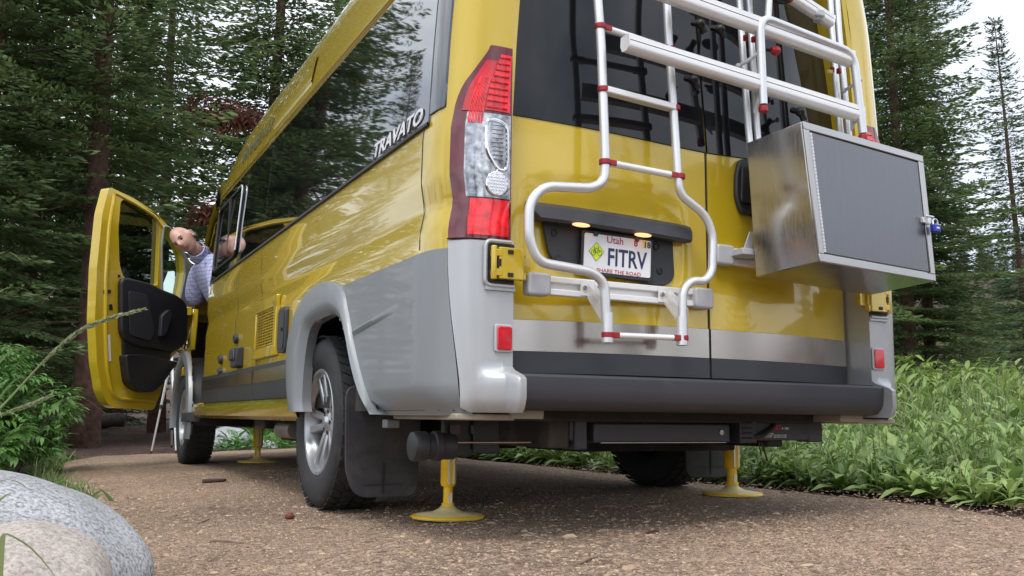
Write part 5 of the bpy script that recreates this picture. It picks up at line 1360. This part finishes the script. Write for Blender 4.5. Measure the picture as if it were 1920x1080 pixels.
p = on_gravel(1222, 1000); b = MB(); b.add([(p[0]-.03, p[1], p[2]+.004), (p[0], p[1]-.02, p[2]+.016), (p[0]+.035, p[1], p[2]+.005), (p[0], p[1]+.018, p[2]+.008)], [(0, 1, 2), (0, 2, 3)]); tag(obj('dry_leaf', b, 'stickm', solid=.0008), 'curled dry leaf on the gravel below the tow hitch', 'leaf')

# ================================================================== TREES
def conifer_mesh(name, H_, Rb, seed, clear=.12, dens=1., droop=.35, twig=.14, mats_=('needle',), fork=False):
    """crown as many needle sprays along drooping boughs (numpy)"""
    r = np.random.RandomState(seed); V = []; F = []; bough = []
    z = H_*clear; nb = 0
    while z < H_*.985:
        t = (z/H_-clear)/(1-clear); rad = Rb*((1-t)**.85)*(.75+.5*r.rand())*(.75+.25*min(1, t*6+.2))+.08
        k = 4+r.randint(3) if t < .9 else 4
        a0 = r.rand()*6.28
        for i in range(k):
            a = a0+i*6.283/k+(r.rand()-.5)*.7; Lb = rad*(.65+.5*r.rand()); dr = droop*(1-.8*t)*(.6+.8*r.rand())
            n = max(4, int(Lb/.16)); ca, sa = math.cos(a), math.sin(a)
            prev = np.array((0, 0, z)); pts = [prev]
            for q in range(1, n+1):
                u = q/n; zz = z+Lb*(.12*u-dr*u**1.5+.18*u**3*(1 if t < .8 else 2))
                rr_ = Lb*u; wob = (r.rand()-.5)*.04*Lb
                pts.append(np.array((ca*rr_-sa*wob, sa*rr_+ca*wob, zz+(r.rand()-.5)*.03)))
            bough.append(pts)
            for q in range(1, n+1):
                u = q/n
                if u < .07 and t < .7: continue
                p = pts[q]; dirv = pts[q]-pts[q-1]; dirv /= np.linalg.norm(dirv)+1e-6; sidev = np.array((-sa, ca, 0))
                wid = Lb*.30*(1.15-u)+.10
                ns = max(2, int(dens*wid/.075))
                for s in (-1, 1):
                    for j in range(ns):
                        if r.rand() < .12: continue
                        f = (j+r.rand())/ns
                        b0 = p+sidev*s*wid*f*.9+dirv*(r.rand()-.5)*.14+np.array((0, 0, -.10*wid*f-.03*r.rand()))
                        sp = (dirv*(.8+.5*r.rand())+sidev*s*(.5+.7*r.rand())+np.array((0, 0, -.35+.5*r.rand()))); sp /= np.linalg.norm(sp)
                        ln = twig*(.6+.9*r.rand()); nrm = np.cross(sp, r.rand(3)*2-1+np.array((0, 0, .35))); nrm /= np.linalg.norm(nrm)+1e-6
                        wv = nrm*ln*(.11+.07*r.rand()); e = b0+sp*ln; mdl = b0+sp*ln*.5
                        k0 = len(V); V += [b0, mdl+wv, e, mdl-wv]; F.append((k0, k0+1, k0+2, k0+3))
        z += H_*.016*(.7+.7*r.rand())+.03
    me = bpy.data.meshes.new(name); me.from_pydata([tuple(v) for v in V], [], F)
    for m in mats_: me.materials.append(M[m])
    me.update()
    # branches as thin three-sided limbs with the trunk
    tb = MB(); rt_ = .0075*H_+.03
    tb.tube([(0.02*math.sin(q*2.1)*q*.1*H_*.05, .02*math.cos(q*1.7)*q*.1*H_*.05, H_*q/10*.99-.3*(q == 0)) for q in range(11)], [rt_*(1.35 if q == 0 else 1)*(1-q/10.2)+.006 for q in range(11)], 12)
    for pts in bough: tb.tube([tuple(p) for p in pts[::2]]+([tuple(pts[-1])] if len(pts) % 2 == 0 else []), [max(.004, .012*(1-i/len(pts[::2]))*(H_/12)**.5) for i in range(len(pts[::2])+(1 if len(pts) % 2 == 0 else 0))], 3, False)
    # dead lower limbs
    for q in range(int(10+clear*60)):
        zz = H_*clear*r.rand()*1.1+.3; a = r.rand()*6.28; l = (.3+1.1*r.rand())*(.6 if zz < 1 else 1)
        tb.tube([(0, 0, zz), (math.cos(a)*l*.5, math.sin(a)*l*.5, zz-.03*l), (math.cos(a+.2)*l, math.sin(a+.2)*l, zz-.22*l)], [.012, .008, .003], 4, False)
    tm = bpy.data.meshes.new(name+'_trunk'); tm.from_pydata(tb.v, [], tb.f); tm.polygons.foreach_set('use_smooth', [True]*len(tm.polygons)); tm.materials.append(M['bark']); tm.update()
    return me, tm
TV = {}
TV['big'] = conifer_mesh('crown', 15, 2.5, 11, clear=.03, dens=4.4, twig=.105)
TV['big2'] = conifer_mesh('crown', 15, 2.2, 23, clear=.07, dens=4.2, twig=.105)
TV['tall'] = conifer_mesh('crown', 14, 1.8, 31, clear=.20, dens=3.6, twig=.105)
TV['spire'] = conifer_mesh('crown', 12, 1.7, 41, clear=.05, dens=3.6, droop=.25, twig=.10, mats_=('needle2',))
TV['young'] = conifer_mesh('crown', 5, 1.3, 51, clear=.03, dens=2.2, twig=.11)
TV['far'] = conifer_mesh('crown', 12, 2.2, 61, clear=.04, dens=1.1, droop=.25, twig=.26, mats_=('needlefar',))
def tree(v, x, y, s, lab, rot=0, grp=None, sz=1., tm=None, name='spruce_tree', dz=0, cut=None):
    z = hground(x, y)+dz
    e = empty(name, (x, y, z), lab, 'tree', grp); e.rotation_euler = (rnd.uniform(-.03, .03), rnd.uniform(-.03, .03), rot); e.scale = (s, s, s*sz)
    cme, tme = TV[v]
    for nm, me in (('crown', cme), ('trunk', tme)):
        o = bpy.data.objects.new(nm, me); col.objects.link(o); o.parent = e
    return e
LEFT = [('tall', 168, 13.2, 1.15, 'reddish trunked spruce rising directly behind the open cab door'), ('big', 40, 16.5, 1.05, 'dense dark spruce filling the upper left corner'),
        ('tall', 300, 20., 1.1, 'slim dark spruce trunk between the cab door and the van roof'), ('big2', 480, 17.0, 1.05, 'bushy green spruce just left of the van roof edge'),
        ('big2', -90, 13.0, .95, 'spruce with low boughs at the left picture edge'), ('big', 640, 21.0, 1.05, 'spruce behind the roof of the van'),
        ('big2', 225, 24., .8, 'mid distance spruce behind the red trunk')]
for v, px, d, s, lab in LEFT:
    x, y = at(px, d); tree(v, x, y, s, lab, rnd.uniform(0, 6))
for i, (v, px, d, s) in enumerate((('big2', 120, 32, .8), ('big', 10, 36, .8), ('young', 60, 20, 1.1), ('young', 215, 25, 1.0), ('young', 400, 24, .95), ('young', 110, 24, 1.2), ('young', -10, 16, .9), ('young', 500, 22, .9), ('far', 180, 42, .45), ('far', 60, 44, .5), ('far', 450, 46, .6))):
    x, y = at(px, d); tree(v, x, y, s, 'one of the indistinct spruces deeper in the left forest', rnd.uniform(0, 6), 'spruces deeper in the left forest')
# out of frame to the left: the forest the van side mirrors
for i, (v, x, y, s) in enumerate((('big', -4.4, 23, .9), ('big2', -6.4, 30, 1.0), ('spire', -7.9, 20.5, .95), ('young', -12.5, 22, .9), ('young', -15, 20, .9), ('young', -18, 15, .8), ('spire', -24, 26, .6), ('spire', -28, 14, .8), ('young', -20, 8, 1.), ('big2', -28, 3, .8))):
    tree(v, x, y, s, 'one of the spruces left of the picture mirrored in the van side', rnd.uniform(0, 6), 'spruces outside the picture on the left')
# right of the van
RIGHT = [('big', 1712, 17.0, .84, 'tall dark double trunked spruce right of the aluminium box, left stem'), ('big2', 1746, 18.2, .78, 'tall dark spruce right of the aluminium box, right stem'),
         ('spire', 1935, 24., .80, 'slender spruce with pointed top at the right picture edge')]
for v, px, d, s, lab in RIGHT:
    x, y = at(px, d); tree(v, x, y, s, lab, rnd.uniform(0, 6))
for i, (v, px, d, s) in enumerate((('young', 1655, 22, .9), ('young', 1810, 26, .75), ('young', 1700, 30, .9), ('young', 1860, 32, .7), ('young', 1890, 36, .7), ('young', 1955, 28, .8), ('young', 1640, 28, 1.))):
    x, y = at(px, d); tree(v, x, y, s, 'one of the small spruces at the far edge of the meadow', rnd.uniform(0, 6), 'small spruces across the meadow')
for i in range(60):
    px = rnd.uniform(1480, 2150); d = rnd.uniform(60, 165); x, y = at(px, d); tree('far', x, y, rnd.uniform(.35, .7), 'one of the hazy conifers on the far hillside', rnd.uniform(0, 6), 'conifers on the far hillside')
# behind the camera, mirrored in the rear glass
for i, (v, x, y, s) in enumerate((('spire', 6, -24, 1.0), ('big', 11, -26, .9), ('young', 3, -22, 1.), ('far', 14, -34, 1.), ('far', 1, -36, .8), ('spire', 20, -30, 1.), ('far', 26, -26, 1.), ('young', 8, -18, 1.), ('far', -8, -34, 1.), ('spire', -14, -26, 1.), ('big', 30, -14, 1.))):
    tree(v, x, y, s, 'one of the spruces behind the viewer mirrored in the rear glass', rnd.uniform(0, 6), 'spruces behind the viewer')
# dead rust coloured boughs
def deadbough(px, py, d, n, spread, lab):
    r = np.random.RandomState(int(px)); V = []; F = []; c = ond(px, py, d)
    tb = MB(); root_ = c+cr*spread*1.1-cu*.15
    for i in range(9):
        q = c-cr*spread*(.2+r.rand())+cu*(r.rand()-.62)*spread*1.0+cf*(r.rand()-.5)*spread
        tb.tube([root_, (root_+q)/2+cu*.08, q], [.012, .008, .003], 4, False)
        for j in range(n//9):
            f = .25+.8*r.rand(); b0 = root_+(q-root_)*f+np.array((r.rand()-.5, r.rand()-.5, r.rand()-.8))*.13*spread; sp = np.array((r.rand()-.5, r.rand()-.5, r.rand()-.8)); sp /= np.linalg.norm(sp); ln = .12*(.6+r.rand()); nn_ = np.cross(sp, r.rand(3)-.5); nn_ /= np.linalg.norm(nn_)+1e-6
            k0 = len(V); V += [b0, b0+sp*ln*.5+nn_*ln*.09, b0+sp*ln, b0+sp*ln*.5-nn_*ln*.09]; F.append((k0, k0+1, k0+2, k0+3))
    e = empty('dead_bough', tuple(root_), lab, 'branch')
    b = MB(); b.v = [tuple(v) for v in V]; b.f = F; b.mi = [0]*len(F); obj('dead_needles', b, 'deadneedle', e, smooth=False, weld=False, fix=False)
    obj('bough_wood', tb, 'barkgrey', e)
deadbough(430, 205, 13.5, 1800, .62, 'rust coloured dead bough above the van roof edge')
deadbough(398, 385, 13.0, 800, .32, 'small rust coloured dead bough beside the van front corner')

# ================================================================== PLANTS
def leaf_quad(V, F, base, d, n, L_, W_, bend=.25):
    d = d/np.linalg.norm(d); s_ = np.cross(d, n); s_ /= np.linalg.norm(s_)+1e-6; up = np.cross(s_, d)
    k = len(V); 
    V += [base, base+d*L_*.35+s_*W_*.5+up*L_*.03, base+d*L_*.35-s_*W_*.5+up*L_*.03, base+d*L_*.40-up*L_*.02, base+d*L_*.72+s_*W_*.36-up*L_*bend*.3, base+d*L_*.72-s_*W_*.36-up*L_*bend*.3, base+d*L_*.75-up*L_*(bend*.3+.03), base+d*L_-up*L_*bend]
    F += [(k, k+3, k+1), (k, k+2, k+3), (k+3, k+6, k+4, k+1), (k+2, k+5, k+6, k+3), (k+6, k+7, k+4), (k+5, k+7, k+6)]
def weedfield(name, n, region, hfn, Lr, m, seed, leaves=9, lab=None, narrow=1.):
    r = np.random.RandomState(seed); V = []; F = []
    for i in range(n):
        x, y = region(r); z = hground(x, y); clump = .75+.45*vnoise(x, y, 2.2, 6); hh = hfn(x, y)*(.4+.8*r.rand())*clump; Ls = Lr*(.55+1.0*r.rand()**1.5); lean = (r.rand(2)-.5)*.5*hh; k = leaves
        for j in range(k):
            f = (j+.6)/k; p = np.array((x+lean[0]*f, y+lean[1]*f, z+hh*f)); a = j*2.4+r.rand(); el = .15+.75*f+.3*r.rand()
            d = np.array((math.cos(a)*math.cos(el), math.sin(a)*math.cos(el), math.sin(el))); L_ = Ls*(1.25-.55*f)*(.7+.6*r.rand())
            leaf_quad(V, F, p, d, np.array((0, 0, 1.))+.6*(r.rand(3)-.5), L_, L_*(.20+.20*r.rand())*narrow, .2+.45*r.rand())
        # stem
        k0 = len(V); w_ = .004; V += [np.array((x-w_, y, z)), np.array((x+w_, y, z)), np.array((x+lean[0]+.001, y+lean[1], z+hh))]; F.append((k0, k0+1, k0+2))
    me = bpy.data.meshes.new(name); me.from_pydata([tuple(v) for v in V], [], F); me.polygons.foreach_set('use_smooth', [True]*len(me.polygons)); me.materials.append(M[m]); me.update()
    o = bpy.data.objects.new(name, me); col.objects.link(o); o['kind'] = 'stuff'
    if lab: o['label'] = lab
    return o
def reg_r(r):
    y = -.6+5.8*r.rand()**.9; return xr_edge(y)-.03+2.0*r.rand()**1.4, y
def reg_r2(r):
    y = -.5+17*r.rand(); return xr_edge(min(y, 7))+1.6+9*r.rand(), y
def reg_r3(r):
    d = 12+28*r.rand()**1.2; px = 1330+700*r.rand(); return at(px, d)
weedfield('meadow_plants', 1800, reg_r, lambda x, y: .13+.16*min(1, max(0, x-xr_edge(y))/.6), .10, 'weed', 1, 9, 'leafy green weeds along the right edge of the gravel')
weedfield('meadow_plants', 4300, reg_r2, lambda x, y: .50+.14*vnoise(x, y, .8), .14, 'weed', 2, 7, 'tall green meadow plants right of the van')
weedfield('meadow_plants', 5200, reg_r3, lambda x, y: .85+.28*vnoise(x, y, .35), .22, 'weedfar', 3, 6, 'yellow green meadow further back')
def reg_l(r):
    d = 9+13*r.rand(); px = -60+170*r.rand(); return at(px, d)
weedfield('undergrowth', 900, reg_l, lambda x, y: .45, .16, 'shrub', 5, 7, 'green undergrowth at the foot of the left forest')
def reg_u(r):
    d = 11.5+5*r.rand(); px = 395+190*r.rand(); return at(px, d)
weedfield('undergrowth', 260, reg_u, lambda x, y: .22, .12, 'shrub', 6, 7, 'low plants seen under the van')
def reg_u2(r): return (1.4+2.2*r.rand(), 4.6+3.5*r.rand())
weedfield('undergrowth', 500, reg_u2, lambda x, y: .22, .10, 'weed', 8, 7, 'low weeds seen under the van past the right wheel')
def grassfield(name, n, region, hmin, hmax, m, seed, lab):
    r = np.random.RandomState(seed); V = []; F = []
    for i in range(n):
        x, y = region(r); z = hground(x, y); h_ = hmin+(hmax-hmin)*r.rand(); a = r.rand()*6.283; ln = (.15+.6*r.rand()**2)*h_; a2 = r.rand()*3.14; w_ = .0022+.0025*r.rand()+.0004*max(0, x-2)
        d = np.array((math.cos(a)*ln, math.sin(a)*ln, 0)); sv = np.array((math.cos(a2)*w_, math.sin(a2)*w_, 0)); k = len(V)
        for t in (0, .45, .8): c = np.array((x, y, z))+d*t*t+np.array((0, 0, h_*t)); V += [c-sv*(1-t*.6), c+sv*(1-t*.6)]
        V.append(np.array((x, y, z+h_*.97))+d); F += [(k, k+1, k+3, k+2), (k+2, k+3, k+5, k+4), (k+4, k+5, k+6)]
    me = bpy.data.meshes.new(name); me.from_pydata([tuple(v) for v in V], [], F); me.materials.append(M[m]); me.update()
    o = bpy.data.objects.new(name, me); col.objects.link(o); o['kind'] = 'stuff'; o['label'] = lab
M['drygrass'] = leafmat('dry_grass', (.24, .22, .11), (.42, .38, .22), .6, .3, 3.)
grassfield('meadow_grass', 1500, reg_r, .10, .38, 'grassblade', 21, 'thin grass blades among the weeds by the path')
grassfield('meadow_grass', 4500, reg_r2, .35, .85, 'grassblade', 22, 'tall thin grass across the meadow')
grassfield('dry_grass', 900, reg_r2, .4, .95, 'drygrass', 23, 'dry straw coloured stems in the meadow')
grassfield('dry_grass', 250, reg_r, .12, .40, 'drygrass', 24, 'dry stems at the edge of the path')
def reg_le(r): y = -.2+7.5*r.rand(); return xl_edge(y)-.12+.2*r.rand(), y
grassfield('edge_grass', 900, reg_le, .03, .16, 'grassblade', 25, 'short grass along the left edge of the path')
weedfield('edge_weeds', 160, reg_le, lambda x, y: .07, .05, 'shrub', 26, 6, 'small weeds along the left edge of the path')
# a pale bright green bush at the far side of the meadow
def bush(name, c, R3, n, L_, m, seed, lab, cat='bush', bigN=0, stems=10):
    e = empty(name, (c[0], c[1], c[2]), lab, cat); r = np.random.RandomState(seed); V = []; F = []; st = MB(); nb = 0
    me1 = bpy.data.meshes.new('leaf'); v1 = []; f1 = []; leaf_quad(v1, f1, np.array((0., 0, 0)), np.array((1., 0, 0)), np.array((0, 0, 1.)), 1., .32, .35); me1.from_pydata([tuple(v) for v in v1], [], f1); me1.polygons.foreach_set('use_smooth', [True]*len(f1)); me1.materials.append(M[m]); me1.update()
    cand = []
    for s in range(stems):
        a = r.rand()*6.283; rr = r.rand()**.5; tip = np.array((c[0]+R3[0]*rr*math.cos(a), c[1]+R3[1]*rr*math.sin(a), c[2]+R3[2]*(1-.55*rr*rr)*(.75+.35*r.rand()))); b0 = np.array((c[0]+.25*R3[0]*rr*math.cos(a), c[1]+.25*R3[1]*rr*math.sin(a), c[2]))
        pts = [b0+(tip-b0)*t+np.array((math.cos(a), math.sin(a), 0))*.12*R3[0]*math.sin(t*3.1)*-.6 for t in np.linspace(0, 1, 6)]; st.tube(pts, [.008, .007, .006, .005, .004, .002], 5, False)
        for j in range(n//stems):
            t = .25+.75*r.rand()**.7; p = b0+(tip-b0)*t; a2 = r.rand()*6.283; el = (r.rand()-.35)*1.1
            d = np.array((math.cos(a2)*math.cos(el), math.sin(a2)*math.cos(el), math.sin(el)))
            # pinnate sprig
            sl = L_*1.8*(.6+.6*r.rand())
            for q in range(4):
                for sg in (-1, 1):
                    bp_ = p+d*sl*(.25+.22*q); sv = np.cross(d, (0, 0, 1.)); sv /= np.linalg.norm(sv)+1e-6; dd = d*.7+sv*sg*.8+np.array((0, 0, -.15-.2*r.rand())); dd /= np.linalg.norm(dd)
                    cand.append((bp_, dd, L_*(.7+.5*r.rand())))
    cand.sort(key=lambda q: float(np.dot(q[0]-CAM, cf)))
    for i, (p, d, l) in enumerate(cand):
        if i < bigN:
            o = bpy.data.objects.new('leaf', me1); col.objects.link(o); o.parent = e
            mtx = frame(Vector(p)-Vector(c), Vector(d), Vector((0, 0, 1)).cross(Vector(d))) @ Matrix.Scale(l, 4)
            o.matrix_basis = mtx
        else: leaf_quad(V, F, p, d, np.array((0, 0, 1.))+.5*(r.rand(3)-.5), l, l*.32, .3)
    b = MB(); b.v = [tuple(v) for v in V]; b.f = F; b.mi = [0]*len(F); fo = obj('foliage', b, m, e, weld=False, fix=False, ang=180)
    if bigN: fo['kind'] = 'stuff'
    obj('stem', st, 'deadtwig', e); return e
x, y = at(1738, 15.); bush('leafy_bush', (x, y, hground(x, y)), (1.1, 1.0, 1.15), 420, .16, 'weedfar', 9, 'bright green leafy bush at the back of the meadow below the spruces')
bush('leafy_bush', (-2.28, 5.3, -.05), (.60, 1.1, .98), 640, .085, 'shrub', 10, 'large leafy bush at the left picture edge, nearest the open cab door', bigN=260, stems=30)
bush('leafy_bush', (-2.38, 4.4, -.05), (.40, .7, .62), 320, .085, 'shrub', 12, 'lower part of the roadside greenery just behind the grey boulder', stems=20)
bush('leafy_bush', (-2.9, 6.8, -.05), (.8, 1.0, .75), 260, .11, 'shrub', 13, 'bush behind the roadside greenery at the foot of the red trunk', stems=20)
# grass
def blade(V, F, p, q, bend, w_, n=6):
    p = np.array(p); q = np.array(q); d = q-p; sv = cr*w_; k = len(V)
    for i in range(n+1):
        t = i/n; c = p+d*t+np.array(bend)*math.sin(math.pi*t); ww = (1-t*.92); V += [c-sv*ww, c+sv*ww]
    for i in range(n): F.append((k+2*i, k+2*i+1, k+2*i+3, k+2*i+2))
def stalk(pxs, D, r0, lab, head=None, name='grass_stalk'):
    P_ = [Vector(ond(a, c, d)) for (a, c), d in zip(pxs, D)]
    P_ = rounded(P_, .3, 5)
    e = empty(name, tuple(P_[0]), lab, 'grass')
    b = MB(); b.tube(P_, [r0*(1-.6*i/len(P_)) for i in range(len(P_))], 6); obj('stem', b, 'grassblade', e)
    if head:
        V = []; F = []; r = np.random.RandomState(4); L0 = [(P_[i], P_[i+1]) for i in range(len(P_)-1)]
        tot = sum((q-p).length for p, q in L0); 
        for i in range(240):
            t = head+(1-head)*i/240; s = t*tot; k = 0
            while k < len(L0)-1 and s > (L0[k][1]-L0[k][0]).length: s -= (L0[k][1]-L0[k][0]).length; k += 1
            p, q = L0[k]; d = np.array((q-p).normalized()); b0 = np.array(p)+d*s; rv = r.rand(3)-.5; rv -= d*np.dot(rv, d); rv /= np.linalg.norm(rv); sp = d*.9+rv*.42; ln = .013*(1-.4*abs(2*(i/240)-1))
            nn_ = np.cross(sp, r.rand(3)-.5); nn_ /= np.linalg.norm(nn_); kk = len(V); V += [b0, b0+sp*ln*.5+nn_*ln*.22, b0+sp*ln, b0+sp*ln*.5-nn_*ln*.22]; F.append((kk, kk+1, kk+2, kk+3))
        b = MB(); b.v = [tuple(v) for v in V]; b.f = F; b.mi = [0]*len(F); obj('seed_head', b, 'seed', e, smooth=False, weld=False, fix=False)
    return e
stalk(((-80, 850), (20, 745), (90, 668), (150, 618), (210, 594), (271, 580)), (1.55, 1.6, 1.62, 1.63, 1.64, 1.65), .0022, 'long grass stalk with seed head leaning across the open cab door', .48)
stalk(((-60, 800), (10, 775), (60, 758), (95, 742)), (1.7, 1.7, 1.72, 1.74), .0018, 'short pale grass stalk at the left picture edge below the long one', .4)
V = []; F = []
for (a, c, a2, c2, d, w_, bd) in ((-10, 905, 55, 918, 1.5, .004, .01), (-20, 960, 42, 922, 1.4, .004, .01), (-20, 560, 60, 548, 2.2, .004, .02), (-10, 480, 45, 495, 2.3, .004, .02), (-10, 690, 60, 660, 1.8, .004, .02), (10, 1000, 110, 1090, 1.1, .003, .01), (-30, 1120, 8, 1000, 1.0, .02, .005), (-10, 760, 66, 700, 1.9, .004, .02), (170, 935, 212, 925, 3.2, .01, .02), (210, 940, 180, 915, 3.2, .01, .01), (175, 940, 205, 935, 3.3, .01, .02)):
    blade(V, F, ond(a, c, d), ond(a2, c2, d), cu*bd, w_)
b = MB(); b.v = [tuple(v) for v in V]; b.f = F; b.mi = [0]*len(F); o = obj('grass_blades', b, 'grassblade', smooth=True, weld=False, fix=False, kind='stuff')
o['label'] = 'loose grass blades hanging in from the left edge'
# a few broad weeds singled out at the gravel's edge
bl = bpy.data.meshes.new('leaf'); v1 = []; f1 = []; leaf_quad(v1, f1, np.array((0., 0, 0)), np.array((1., 0, 0)), np.array((0, 0, 1.)), 1., .42, .4); bl.from_pydata([tuple(v) for v in v1], [], f1); bl.polygons.foreach_set('use_smooth', [True]*len(f1)); bl.materials.append(M['weed']); bl.update()
for i in range(24):
    y = -.5+4.2*(i+.3*rnd.random())/24*1.0; x = xr_edge(y)+.05+.22*rnd.random(); z = hground(x, y)
    e = empty('broad_leaf_weed', (x, y, z), 'one of the broad leaved weeds at the very edge of the gravel', 'weed', 'broad leaved weeds along the gravel edge')
    k = rnd.randint(6, 10)
    for j in range(k):
        a = j*2.4+rnd.random(); el = rnd.uniform(.15, 1.1); d = Vector((math.cos(a)*math.cos(el), math.sin(a)*math.cos(el), math.sin(el))); l = rnd.uniform(.05, .115)
        o = bpy.data.objects.new('leaf', bl); col.objects.link(o); o.parent = e
        o.matrix_basis = frame(Vector((0, 0, .02+.10*j/k)), d, Vector((0, 0, 1)).cross(d)) @ Matrix.Scale(l, 4)
# bench / log seen behind the door
x, y = at(190, 22.0); g0 = hground(x, y); A = Vector((x-.55, y+.2, g0+.20)); B = Vector((x+.55, y-.1, g0+.17))
b = MB(); b.tube([A.lerp(B, t)+Vector((0, 0, .02*math.sin(9*t))) for t in np.linspace(0, 1, 9)], [.17, .18, .165, .17, .16, .165, .15, .155, .14], 14)
tag(obj('fallen_log', b, 'barkgrey'), 'grey fallen log on the forest floor behind the cab door', 'log')
